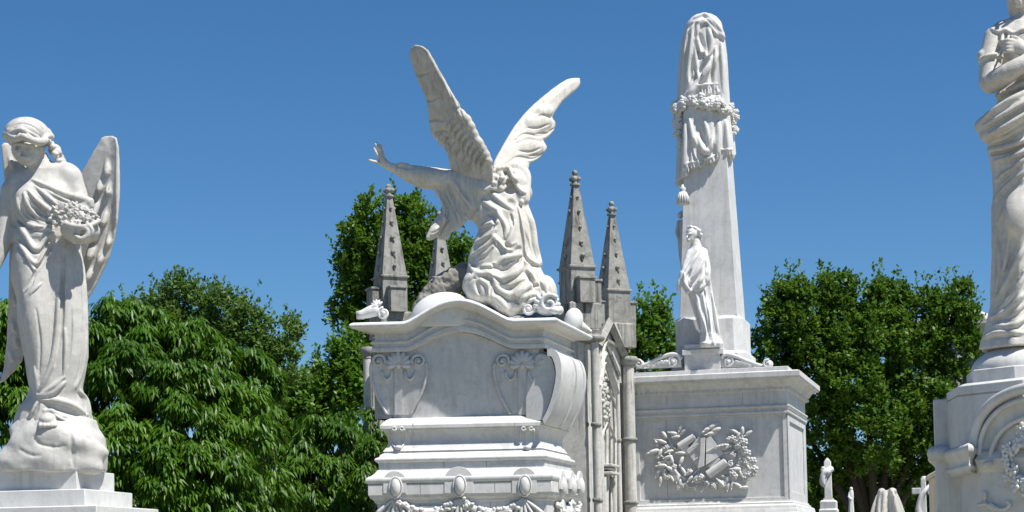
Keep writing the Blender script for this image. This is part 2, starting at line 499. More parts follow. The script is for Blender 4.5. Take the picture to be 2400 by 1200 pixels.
def stone(name, base, tint, dirt, dirt_amt=.35, streak=.25, scale=1.0, bump=.15, rough=.55, spots=0.0, spot_col=(.03, .03, .03)):
    """weathered marble / limestone: clouding, run-off streaks, lichen specks, chisel-fine bump"""
    m, nt, b = newmat(name); N = nt.nodes; L = nt.links
    tc = N.new('ShaderNodeTexCoord'); obj = tc.outputs['Object']
    n1 = _noise(nt, 2.2 * scale, 6, .62, obj, .3)
    c = _mix(nt, _ramp(nt, n1.outputs['Fac'], .35, .68).outputs[0], base, tint)
    n2 = _noise(nt, 9 * scale, 8, .7, obj, .6)
    f2 = _ramp(nt, n2.outputs['Fac'], .50, .78).outputs[0]
    mu = N.new('ShaderNodeMath'); mu.operation = 'MULTIPLY'; L.new(f2, mu.inputs[0]); mu.inputs[1].default_value = dirt_amt
    c = _mix(nt, mu.outputs[0], c, dirt)
    mp = N.new('ShaderNodeMapping'); mp.inputs['Scale'].default_value = (14 * scale, 14 * scale, .9 * scale); L.new(obj, mp.inputs[0])
    n3 = _noise(nt, 1.0, 5, .6, mp.outputs[0], .2)
    f3 = _ramp(nt, n3.outputs['Fac'], .47, .68).outputs[0]
    n3b = _noise(nt, .9 * scale, 3, .5, obj)
    mu2 = N.new('ShaderNodeMath'); mu2.operation = 'MULTIPLY'; L.new(f3, mu2.inputs[0]); L.new(_ramp(nt, n3b.outputs['Fac'], .40, .60).outputs[0], mu2.inputs[1])
    mu3 = N.new('ShaderNodeMath'); mu3.operation = 'MULTIPLY'; L.new(mu2.outputs[0], mu3.inputs[0]); mu3.inputs[1].default_value = streak
    c = _mix(nt, mu3.outputs[0], c, dirt)
    if spots:
        n4 = _noise(nt, 5 * scale, 9, .75, obj, 1.2)
        f4 = _ramp(nt, n4.outputs['Fac'], .60, .70).outputs[0]
        n5 = _noise(nt, 1.3 * scale, 2, .5, obj)
        mu4 = N.new('ShaderNodeMath'); mu4.operation = 'MULTIPLY'; L.new(f4, mu4.inputs[0]); L.new(_ramp(nt, n5.outputs['Fac'], .45, .6).outputs[0], mu4.inputs[1])
        mu5 = N.new('ShaderNodeMath'); mu5.operation = 'MULTIPLY'; L.new(mu4.outputs[0], mu5.inputs[0]); mu5.inputs[1].default_value = spots
        c = _mix(nt, mu5.outputs[0], c, spot_col)
    # grey veins
    nv = _noise(nt, 1.7 * scale, 7, .6, obj, 1.6)
    sb = N.new('ShaderNodeMath'); sb.operation = 'SUBTRACT'; L.new(nv.outputs['Fac'], sb.inputs[0]); sb.inputs[1].default_value = .5
    ab = N.new('ShaderNodeMath'); ab.operation = 'ABSOLUTE'; L.new(sb.outputs[0], ab.inputs[0])
    rv = _ramp(nt, ab.outputs[0], .0, .035, (1, 1, 1, 1), (0, 0, 0, 1))
    mv = N.new('ShaderNodeMath'); mv.operation = 'MULTIPLY'; L.new(rv.outputs[0], mv.inputs[0]); mv.inputs[1].default_value = .30
    c = _mix(nt, mv.outputs[0], c, tuple((a * .55 + d_ * .45) for a, d_ in zip(tint, dirt)))
    L.new(c, b.inputs['Base Color'])
    b.inputs['Roughness'].default_value = rough; b.inputs['Specular IOR Level'].default_value = .3
    bp = N.new('ShaderNodeBump'); bp.inputs['Strength'].default_value = bump; bp.inputs['Distance'].default_value = .01
    nb = _noise(nt, 45 * scale, 6, .7, obj); L.new(nb.outputs['Fac'], bp.inputs['Height']); L.new(bp.outputs[0], b.inputs['Normal'])
    return m

def leafmat(name, c0, c1, rough=.4, trans=.25, spec=.5):
    m, nt, b = newmat(name); N = nt.nodes; L = nt.links
    g = N.new('ShaderNodeNewGeometry')
    c = _mix(nt, g.outputs['Random Per Island'], c0, c1)
    tc = N.new('ShaderNodeTexCoord'); n1 = _noise(nt, .9, 3, .5, tc.outputs['Object'])
    c = _mix(nt, _ramp(nt, n1.outputs['Fac'], .35, .7).outputs[0], c, tuple(v * .75 for v in c0))
    L.new(c, b.inputs['Base Color']); b.inputs['Roughness'].default_value = rough; b.inputs['Specular IOR Level'].default_value = spec
    t = N.new('ShaderNodeBsdfTranslucent'); hs = N.new('ShaderNodeHueSaturation'); hs.inputs['Value'].default_value = 1.6; hs.inputs['Hue'].default_value = .485
    L.new(c, hs.inputs['Color']); L.new(hs.outputs[0], t.inputs[0])
    mx = N.new('ShaderNodeMixShader'); mx.inputs[0].default_value = trans
    L.new(b.outputs[0], mx.inputs[1]); L.new(t.outputs[0], mx.inputs[2]); L.new(mx.outputs[0], N['Material Output'].inputs[0])
    return m

def plain(name, c0, c1, scale, rough=.85, bump=.4):
    m, nt, b = newmat(name); N = nt.nodes; L = nt.links
    tc = N.new('ShaderNodeTexCoord'); n = _noise(nt, scale, 6, .65, tc.outputs['Object'])
    L.new(_mix(nt, _ramp(nt, n.outputs['Fac'], .35, .65).outputs[0], c0, c1), b.inputs['Base Color'])
    b.inputs['Roughness'].default_value = rough
    bp = N.new('ShaderNodeBump'); bp.inputs['Strength'].default_value = bump; bp.inputs['Distance'].default_value = .02
    L.new(n.outputs['Fac'], bp.inputs['Height']); L.new(bp.outputs[0], b.inputs['Normal'])
    return m

M = {}
M['tomb'] = stone('white_marble', (.66, .655, .64), (.57, .57, .565), (.25, .235, .205), .45, .32, 1.0, .18)
M['clean'] = stone('bright_marble', (.69, .69, .68), (.64, .64, .635), (.38, .36, .33), .28, .3, 1.0, .1)
M['angel'] = stone('ivory_marble', (.64, .62, .57), (.55, .53, .48), (.24, .215, .18), .45, .5, 1.2, .2)
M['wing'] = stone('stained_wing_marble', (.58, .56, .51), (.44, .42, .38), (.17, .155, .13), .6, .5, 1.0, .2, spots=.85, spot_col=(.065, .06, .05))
M['mourner'] = stone('grey_white_marble', (.55, .54, .51), (.46, .45, .425), (.25, .235, .21), .45, .4, 2.2, .3)
M['rightfig'] = stone('warm_grey_marble', (.62, .595, .55), (.52, .50, .455), (.26, .24, .205), .45, .4, 2.2, .3)
M['plinth'] = stone('plinth_marble', (.63, .63, .61), (.56, .56, .55), (.30, .28, .25), .4, .35, 1.6, .15)
M['obelisk'] = stone('obelisk_marble', (.65, .65, .64), (.555, .56, .56), (.24, .215, .175), .42, .30, .9, .18)
M['drape'] = stone('drape_marble', (.64, .635, .615), (.57, .57, .56), (.32, .30, .265), .35, .35, 1.2, .15)
M['chapel'] = stone('weathered_limestone', (.36, .355, .33), (.24, .24, .225), (.05, .048, .043), .9, 1.0, 1.0, .4, .85, spots=.9, spot_col=(.035, .033, .029))
M['chapelw'] = stone('lime_washed_stone', (.61, .60, .565), (.49, .48, .45), (.13, .12, .105), .6, .9, 1.2, .3, .8, spots=.45, spot_col=(.09, .082, .07))
M['mossrock'] = stone('moss_grey_rock', (.33, .315, .28), (.22, .21, .185), (.09, .085, .074), .7, .3, 2.5, .5, .9)
M['mortar'] = plain('old_mortar', (.30, .28, .25), (.22, .205, .18), 8)
M['rust'] = plain('rust_stain', (.16, .08, .035), (.09, .05, .03), 9)
M['bark'] = plain('bark', (.055, .045, .034), (.028, .023, .018), 14, .9, .8)
M['ground'] = plain('dry_grass_earth', (.30, .27, .20), (.16, .155, .10), 1.2, .95, .5)
M['path'] = plain('gravel_path', (.34, .32, .28), (.26, .24, .21), 6, .95, .4)
M['house'] = plain('pale_render', (.50, .49, .50), (.43, .43, .45), 1.2, .9, .1)
M['beige'] = plain('beige_render', (.50, .46, .37), (.42, .38, .30), 1.5, .9, .1)
M['darkglass'] = plain('dark_opening', (.03, .035, .04), (.02, .02, .025), 3, .2, 0)
M['mango'] = leafmat('glossy_drooping_leaf', (.040, .118, .004), (.098, .205, .009), .42, .30, .35)
M['leaf_a'] = leafmat('grey_green_leaf', (.095, .190, .036), (.150, .250, .055), .48, .34, .3)
M['leaf_b'] = leafmat('dark_small_leaf', (.062, .148, .012), (.118, .220, .022), .48, .34, .3)
M['leaf_c'] = leafmat('bright_leaf', (.085, .200, .018), (.140, .260, .030), .45, .34, .3)

# ---------------------------------------------------------------- ground
def sheet(name, pts, z, mat):
    return mesh_py(name, [(x, y, z) for x, y in pts], [list(range(len(pts)))], mat)
g = sheet('ground', [(-1500, -300), (1500, -300), (1500, 3000), (-1500, 3000)], 0, M['ground']); g['kind'] = 'structure'
p = sheet('path', [(-40, 3), (40, 1), (40, 6), (-40, 8.5)], .004, M['path']); p['kind'] = 'structure'

def v2(p): return Vector((p.x, p.y))

class Face:
    """vertical plane through two plan points; outward normal on the right of a->b"""
    def __init__(s, a, b):
        s.a = Vector((a.x, a.y, 0)); d = Vector((b.x - a.x, b.y - a.y, 0)); s.len = d.length
        s.t = d.normalized(); s.n = Vector((s.t.y, -s.t.x, 0)); s.up = Vector((0, 0, 1))
    def pt(s, px, py, out=0.0):
        d = at(px, py, 1.0) - CAM
        o = s.a + s.n * out
        t = (o - CAM).dot(s.n) / d.dot(s.n)
        return CAM + d * t
    def poly(s, pts, out): return [s.pt(x, y, out) for x, y in pts]

def spiral(c, t, up, r0, turns, cw=1, n=26, a0=0.0, shrink=.16):
    out = []
    for i in range(n):
        q = i / (n - 1); a = a0 + cw * q * turns * 2 * math.pi; r = r0 * (1 - (1 - shrink) * q)
        out.append(c + t * math.cos(a) * r + up * math.sin(a) * r)
    return out

# ---------------------------------------------------------------- central tomb with the arched lid
def build_tomb():
    YB = 24.9
    B = v2(at(1293, 1145, YB)); A = v2(at(862, 1145, YB + .13))
    e2 = Vector((math.sin(R(15)), math.cos(R(15)))); Dp = 1.75
    C = B + e2 * Dp; Dd = A + e2 * Dp
    root = thing('marble_tomb', 'white marble sarcophagus tomb with arched lid and oval bosses under the kneeling winged angel', 'tomb', ((A.x + C.x) / 2, (A.y + C.y) / 2, 0))
    mt = M['tomb']
    plan = [A, B, C, Dd]
    z = lambda py: at(1080, py, YB).z
    F = Face(A, B); S = Face(B, C)
    # ground to frieze
    course('base_step', plan, [(.55, 0), (.55, .22)], mt, root, bevel=.01)
    course('base_plinth', plan, [(.32, .22), (.32, .62), (.22, .70)], mt, root, bevel=.01)
    course('frieze', plan, [(-.09, .70), (-.09, z(1176))], mt, root)
    course('frieze_cap', plan, [(-.085, z(1176)), (-.06, z(1173)), (-.06, z(1169)), (-.02, z(1163)), (-.01, z(1157))], mt, root, angle=30)
    course('band', plan, [(.0, z(1157)), (.0, z(1130.5))], mt, root, bevel=.006)
    course('torus_moulding', plan, [(-.012, z(1130))] + arc(.004, z(1129), -.028, z(1111), .32, 8) + [(-.06, z(1106)), (-.085, z(1100)), (-.095, z(1096))], mt, root, angle=50)
    course('dado', plan, [(-.11, z(1096)), (-.11, z(1080.5))], mt, root)
    # slim fillet blocks along the dado
    for px in (900, 955, 975, 1180, 1199, 1256):
        g = Geo(); a = F.pt(px, 1096, -.108); b = F.pt(px + (1.6 if px in (955, 975, 1256) else 2.5), 1080.5, -.108)
        c = (a + b) / 2
        g.box(c, F.t * .006, F.n * .004, Vector((0, 0, (b.z - a.z) / 2)))
        g.build('joint_strip', M['clean'], root)
    course('roll_moulding', plan, [(-.10, z(1080))] + arc(-.095, z(1079), -.105, z(1066), .45, 7) + [(-.115, z(1065)), (-.125, z(1060)), (-.16, z(1056)), (-.165, z(1052))], mt, root, angle=40)
    # waist: deep hollow
    prof = arc(-.15, z(1052), -.15, z(1001), -.20, 12)
    course('hollow_waist', plan, [(o, zz) for o, zz in prof], mt, root, angle=40)
    course('ledge', plan, [(-.14, z(1000.5)), (-.125, z(999)), (-.125, z(991)), (-.18, z(978)), (-.225, z(973))], mt, root, angle=30, bevel=.004)
    # body with bombe profile
    nF = 33
    fr = [A.lerp(B, i / (nF - 1)) for i in range(nF)]; bk = [C.lerp(Dd, i / (nF - 1)) for i in range(nF)]
    bp = fr + bk
    def bump(h, cx, half, pw):
        out = []
        for i in range(nF):
            x = 862 + (1293 - 862) * i / (nF - 1) - 8
            t = (x - cx) / half
            out.append(h * math.cos(math.pi / 2 * t) ** pw if abs(t) < 1 else 0.0)
        return out + out[::-1]
    h_ = .285
    bu = bump(h_, 1074, 125, 1.25)
    bodyprof = [(-.265, z(973), 0), (-.26, z(960), 0), (-.24, z(930), 0), (-.21, z(890), 0), (-.185, z(850), .1), (-.17, z(825), .55), (-.165, z(818), .85)]
    course('sarcophagus_body', bp, bodyprof, mt, root, bump=bu, strip=True, angle=30)
    course('arched_moulding', bp, [(-.10, z(818), .86), (-.07, z(817), .88), (-.062, z(813), .9), (-.066, z(808), .92), (-.085, z(805), .93), (-.085, z(800), .95), (-.05, z(799), .95), (-.045, z(795), .96), (-.06, z(792), .97)], mt, root, bump=bu, strip=True, angle=35)
    course('arched_frieze', bp, [(-.09, z(792), .97), (-.09, z(777), 1), (-.075, z(776), 1), (-.07, z(773), 1)], mt, root, bump=bu, strip=True)
    cprof = [(-.06, z(773)), (-.045, z(771)), (-.02, z(768)), (.04, z(767)), (.10, z(766)), (.125, z(765))] + arc(.13, z(765), .115, z(751), .42, 7) + [(.04, z(750)), (-.05, z(748.5))]
    course('arched_cornice', bp, [(o, zz, 1) for o, zz in cprof], M['clean'], root, bump=bu, strip=True, angle=45)
    # hoods and bosses
    fo = F.n
    for px, w, top, cy in ((926, 27, 1104, 1140), (1076, 34, 1094, 1136), (1229, 29, 1096, 1136)):
        g = Geo(); sp = top + w * .95
        out = [(px + math.cos(math.pi - math.pi * i / 20) * w, sp - math.sin(math.pi * i / 20) * (sp - top)) for i in range(21)]
        out = [(px - w, 1156.6)] + [(px - w - 3, 1131)] * 0 + out + [(px + w, 1156.6)]
        g.prism(F.poly(out, -.04), F.n * .05)
        hood = g.build('arched_hood', mt, root, angle=40, bevel=.004)
        c = F.pt(px + 1, cy + 3, .02)
        m = .0052
        rim = Geo()
        ring = [c + F.t * math.cos(q) * 16 * m + F.up * math.sin(q) * 26 * m for q in [2 * math.pi * i / 28 for i in range(29)]]
        rim.tube(ring, .012, 8, cap=False); rim.build('boss_rim', mt, root, smooth=True)
        b = Geo(); b.ell(c, F.t * 13 * m, F.n * .06, F.up * 23 * m, 20, 14); b.build('oval_boss', mt, root, smooth=True)
    for k in range(3):      # the same row on the right side
        px = (1316, 1338, 1357)[k]; cy = 1138
        g = Geo(); c = S.pt(px, cy, .005)
        pl = [c + S.t * math.cos(math.pi - math.pi * i / 12) * .16 + S.up * (math.sin(math.pi * i / 12) * .2) for i in range(13)]
        g.prism([c + S.t * -.16 + S.up * -.05] + pl + [c + S.t * .16 + S.up * -.05], S.n * .03); g.build('arched_hood', mt, root, angle=40)
        b = Geo(); b.ell(c + S.up * -.02 + S.n * .025, S.t * .07, S.n * .06, S.up * .125, 16, 12); b.build('oval_boss', mt, root, smooth=True)
    # swags under the bosses
    rnd = random.Random(4)
    def swag(x0, x1, y0, sag, n, fc=F):
        g = Geo()
        P = [fc.pt(x0 + (x1 - x0) * i / 14, y0 + sag * (1 - (2 * i / 14 - 1) ** 2), -.05) for i in range(15)]
        g.tube(P, [.03 + .03 * math.sin(math.pi * i / 14) for i in range(15)], 8)
        for k in range(n):
            t = rnd.random(); i = int(t * 14); p = P[i]
            g.ell(p + fc.t * rnd.uniform(-.03, .03) + fc.n * rnd.uniform(.01, .05) + fc.up * rnd.uniform(-.05, .05), fc.t * rnd.uniform(.02, .04), fc.n * .03, fc.up * rnd.uniform(.02, .035), 8, 6)
        return g.build('flower_swag', mt, root, smooth=True)
    swag(935, 1068, 1176, 26, 46); swag(1083, 1222, 1176, 26, 46); swag(1305, 1336, 1180, 22, 20, S); swag(1338, 1358, 1180, 22, 16, S)
    def knot(px, py, fc=F):
        g = Geo(); c = fc.pt(px, py, -.05)
        for a, l, r in ((-100, .30, .035), (-80, .34, .038), (-145, .30, .034), (-35, .30, .034), (-122, .26, .03), (-58, .26, .03)):
            d = fc.t * math.cos(R(a)) + fc.up * math.sin(R(a))
            P = [c + d * l * i / 6 + fc.up * (-.03 * (i / 6) ** 2) + fc.n * .02 for i in range(7)]
            g.tube(P, [.012 + (r - .012) * i / 6 for i in range(7)], 8)
        g.build('ribbon_knot', mt, root, smooth=True)
    for px in (926, 1076, 1226): knot(px, 1168)
    knot(1316, 1172, S); knot(1338, 1172, S)
    g = Geo(); g.prism(F.poly([(981, 1186), (1046, 1185), (1050, 1240), (976, 1240)], -.09), F.n * .035); g.build('name_tablet', mt, root, bevel=.004)
    # straps and cartouches of the hollow waist
    for px in (933, 1236):
        g = Geo()
        W = [(px - 15, 1006, -.13), (px - 17, 1016, -.19), (px - 16, 1030, -.215), (px - 13, 1042, -.20), (px - 6, 1050, -.165), (px, 1053, -.15), (px + 6, 1050, -.165), (px + 13, 1042, -.20), (px + 16, 1030, -.215), (px + 17, 1016, -.19), (px + 15, 1006, -.13)]
        g.tube([F.pt(*w) for w in W], .014, 8)
        for sx in (-1, 1): g.tube([F.pt(px + sx * 9 + 5 * math.cos(a), 1005 + 4 * math.sin(a), -.125) for a in [i * .7 for i in range(9)]], .012, 8)
        g.ell(F.pt(px, 1049, -.15), F.t * .05, F.n * .035, F.up * .03)
        g.build('cartouche', mt, root, smooth=True)
    # shell and volute brackets on the front of the body
    for px in (934, 1224):
        g = Geo(); up = F.up
        sc = .00553
        strap = F.poly([(px - 9, 862), (px + 9, 862), (px + 9, 930), (px + 9, 972), (px - 9, 972), (px - 9, 930)], -.235)
        g2 = Geo(); g2.prism(strap, F.n * .035)
        st = Geo()
        rows = [(862, -.135), (890, -.155), (915, -.17), (945, -.195), (972, -.215)]
        V = []; Fc = []
        for i, (py, o) in enumerate(rows):
            V += [F.pt(px - 9, py, o - .04), F.pt(px - 9, py, o), F.pt(px + 9, py, o), F.pt(px + 9, py, o - .04)]
        for i in range(len(rows) - 1):
            for j in range(3): Fc.append([i * 4 + j, i * 4 + j + 1, i * 4 + j + 5, i * 4 + j + 4])
        Fc.append([0, 1, 2, 3]); Fc.append([16, 17, 18, 19])
        st.add(V, Fc); st.build('strap', mt, root)
        sh = Geo(); c = F.pt(px, 856, -.14)
        for k in range(-4, 5):
            a = R(90 + k * 24)
            d = F.t * math.cos(a) + up * math.sin(a)
            l = (36 - abs(k) * 1.6) * sc
            sh.tube([c + d * l * i / 5 + F.n * (.035 * math.sin(math.pi * i / 5) - .005) for i in range(6)], [.012, .022, .03, .036, .036, .02], 8)
        sh.ell(c, F.t * .05, F.n * .05, up * .05); sh.build('shell', mt, root, smooth=True)
        for sx in (-1, 1):
            vo = Geo(); cc = F.pt(px + sx * 47, 846, -.145)
            vo.tube(spiral(cc, F.t * sx, up, 17 * sc, 1.6, -1, 30, R(200)), [.026 - .012 * i / 29 for i in range(30)], 8)
            vo.ell(cc, F.t * .03, F.n * .04, up * .03)
            vo.build('volute', mt, root, smooth=True)
            cu = Geo()
            W = [(px + sx * 64, 850, -.15), (px + sx * 66, 870, -.16), (px + sx * 62, 895, -.175), (px + sx * 52, 925, -.20), (px + sx * 36, 955, -.225), (px + sx * 28, 971, -.235)]
            cu.tube([F.pt(*w) for w in crom(W, 5)], .02, 8)
            pe = [(px + sx * (27 + 12 * math.cos(a)), 868 + 22 * math.sin(a), -.155) for a in [math.pi * i / 10 for i in range(11)]]
            cu.tube([F.pt(*w) for w in pe], .016, 8)
            if sx == 1:
                rows = [(846, 60, -.15), (870, 66, -.165), (895, 62, -.18), (925, 52, -.205), (955, 36, -.23), (972, 28, -.243)]
                V = []; Fc = []
                for py, hw, o in rows: V += [F.pt(px - hw, py, -.29), F.pt(px - hw, py, o), F.pt(px + hw, py, o), F.pt(px + hw, py, -.29)]
                for q in range(len(rows) - 1):
                    for w_ in range(3): Fc.append([q * 4 + w_, q * 4 + w_ + 1, q * 4 + w_ + 5, q * 4 + w_ + 4])
                Fc += [[0, 1, 2, 3], [20, 21, 22, 23]]
                sd = Geo(); sd.add(V, Fc); sd.build('shield', mt, root, angle=30)
            cu.build('scroll_edge', mt, root, smooth=True)
    # mortar joints between the blocks of each course
    for px, y0, y1, o in ((985, 1157, 1131, .0), (1160, 1157, 1131, .0), (1040, 1096, 1081, -.11), (1140, 1096, 1081, -.11), (985, 1240, 1176, -.09), (1150, 1240, 1176, -.09), (1206, 999.5, 991, -.125), (968, 999.5, 991, -.125)):
        a, b = F.pt(px, y0, o), F.pt(px, y1, o); g = Geo()
        g.box((a + b) / 2, F.t * .004, F.n * .0015, Vector((0, 0, abs(b.z - a.z) / 2 - .001))); g.build('mortar_joint', M['mortar'], root)
    # big corner scrolls on the side faces
    def scroll(face, cuts, core, name):
        outer = crom([(-.03, 818), (.03, 817), (.085, 822), (.13, 836), (.155, 858), (.15, 885), (.115, 915), (.06, 945), (-.01, 972), (-.09, 993)], 4)
        inner = crom([(-.03, 834), (.015, 834), (.045, 842), (.07, 858), (.08, 878), (.055, 905), (.01, 935), (-.05, 962), (-.115, 982)], 4)[::-1]
        pr = [(o - .02, z(py + 4)) for o, py in outer + inner]
        for k, (a, b, ex) in enumerate(cuts):
            g = Geo(); pts = [face.a + face.t * (a + .001 * k) + face.n * (o + ex) + Vector((0, 0, zz)) for o, zz in pr]
            g.prism(pts, face.t * (b - a - .001))
            g.build(name, mt, root, angle=40)
        cp = [(-.35, z(826))] + [(o - .03, z(py + 4)) for o, py in inner[::-1]] + [(-.35, z(985))]
        g = Geo(); g.prism([face.a + face.t * core[0] + face.n * o + Vector((0, 0, zz)) for o, zz in cp], face.t * (core[1] - core[0])); g.build('bracket_core', mt, root, angle=40)
    scroll(S, ((.02, .12, .022), (.12, .92, 0), (.92, 1.02, .022), (1.02, 1.36, .005), (1.36, 1.46, .024)), (.10, 1.40), 'corner_scroll')
    return root, F, S
tomb, TF, TS = build_tomb()

# carved ornaments lying on the tomb's cornice
def ornaments():
    zc = lambda px, py, o=0: TF.pt(px, py, o)
    # horn-like carving at the left end
    r = thing('carved_torch', 'small white marble carved torch lying on the left end of the arched cornice', 'ornament', zc(872, 749, -.05))
    m = M['clean']; g = Geo()
    P = [zc(836, 739, -.06), zc(848, 738, -.06), zc(862, 733, -.06), (zc(878, 727, -.06)), zc(888, 724, -.06)]
    g.tube(P, [.055, .062, .075, .085, .07], 14); g.build('torch_shaft', m, r, smooth=True)
    g = Geo(); c = zc(899, 734, -.02)
    g.tube(spiral(c, TF.t, TF.up, .075, 1.7, 1, 30, 1.6), [.022] * 30, 8); g.ell(c, TF.t * .03, TF.n * .05, TF.up * .03); g.build('scroll_end', m, r, smooth=True)
    g = Geo(); c = zc(884, 718, -.06)
    for k in range(5):
        a = R(40 + k * 28); d = TF.t * math.cos(a) + TF.up * math.sin(a)
        g.tube([c - d * .02, c + d * .05 + TF.n * .02, c + d * .09], [.02, .025, .008], 8)
    g.tube([zc(868, 729, -.02), zc(880, 715, .0), zc(885, 707, -.03)], [.03, .025, .01], 8)
    g.build('flame', m, r, smooth=True)
    # rocaille on the right
    r = thing('carved_shell_scroll', 'white marble shell and scroll carving on the cornice at the foot of the kneeling angel', 'ornament', zc(1272, 734, -.05))
    g = Geo(); c = zc(1282, 722, -.12)
    for k in range(9):
        a = R(170 - k * 22); d = TF.t * math.cos(a) + TF.up * math.sin(a)
        L = .22 - .012 * abs(k - 3)
        g.tube([c + d * .02, c + d * L * .5 + TF.n * .07, c + d * L * .85 + TF.n * .05, c + d * L], [.018, .032, .034, .02], 8)
    g.ell(c, TF.t * .15, TF.n * .1, TF.up * .1); g.build('shell', m, r, smooth=True)
    g = Geo(); c = zc(1238, 724, -.08)
    g.tube(spiral(c, TF.t, TF.up, .075, 1.8, -1, 30, .3), [.024 - .01 * i / 29 for i in range(30)], 8); g.ell(c, TF.t * .03, TF.n * .03, TF.up * .03)
    g.tube([zc(1232, 712, -.08), zc(1245, 703, -.08), zc(1258, 700, -.1), zc(1268, 706, -.1)], [.02, .03, .03, .02], 8); g.build('volute', m, r, smooth=True)
    g = Geo(); c = zc(1287, 712, -.02)
    g.tube(spiral(c, TF.t, TF.up, .13, 1.3, 1, 30, .6), [.03 - .01 * i / 29 for i in range(30)], 8); g.build('curl', m, r, smooth=True)
    g = Geo(); c = zc(1300, 728, -.02); g.ell(c, TF.t * .07, TF.n * .06, TF.up * .05); g.ell(zc(1312, 727, -.1), TF.t * .05, TF.n * .06, TF.up * .06); g.build('leaf_end', m, r, smooth=True)
    # ball ornament on the side
    r = thing('carved_bud', 'smooth white marble bud ornament on the right side edge of the tomb cornice', 'ornament', TS.pt(1352, 768, -.1))
    b0 = TS.pt(1345, 770, -.12)
    g = Geo(); g.ell(b0 + Vector((0, 0, .12)), Vector((.13, 0, -.03)), Vector((0, .12, 0)), Vector((.03, 0, .17)), 18, 12); g.build('bud', m, r, smooth=True)
    g = Geo()
    for k in range(5):
        g.ell(TS.pt(1362 + k * 4.5, 768 + k * 3.3, -.06) + Vector((0, 0, .03)), Vector((.05, 0, 0)), Vector((0, .06, 0)), Vector((0, 0, .07 - .008 * k)), 10, 8)
    g.build('leaf_edge', m, r, smooth=True)
    # the white rounded slab on the arch
ornaments()

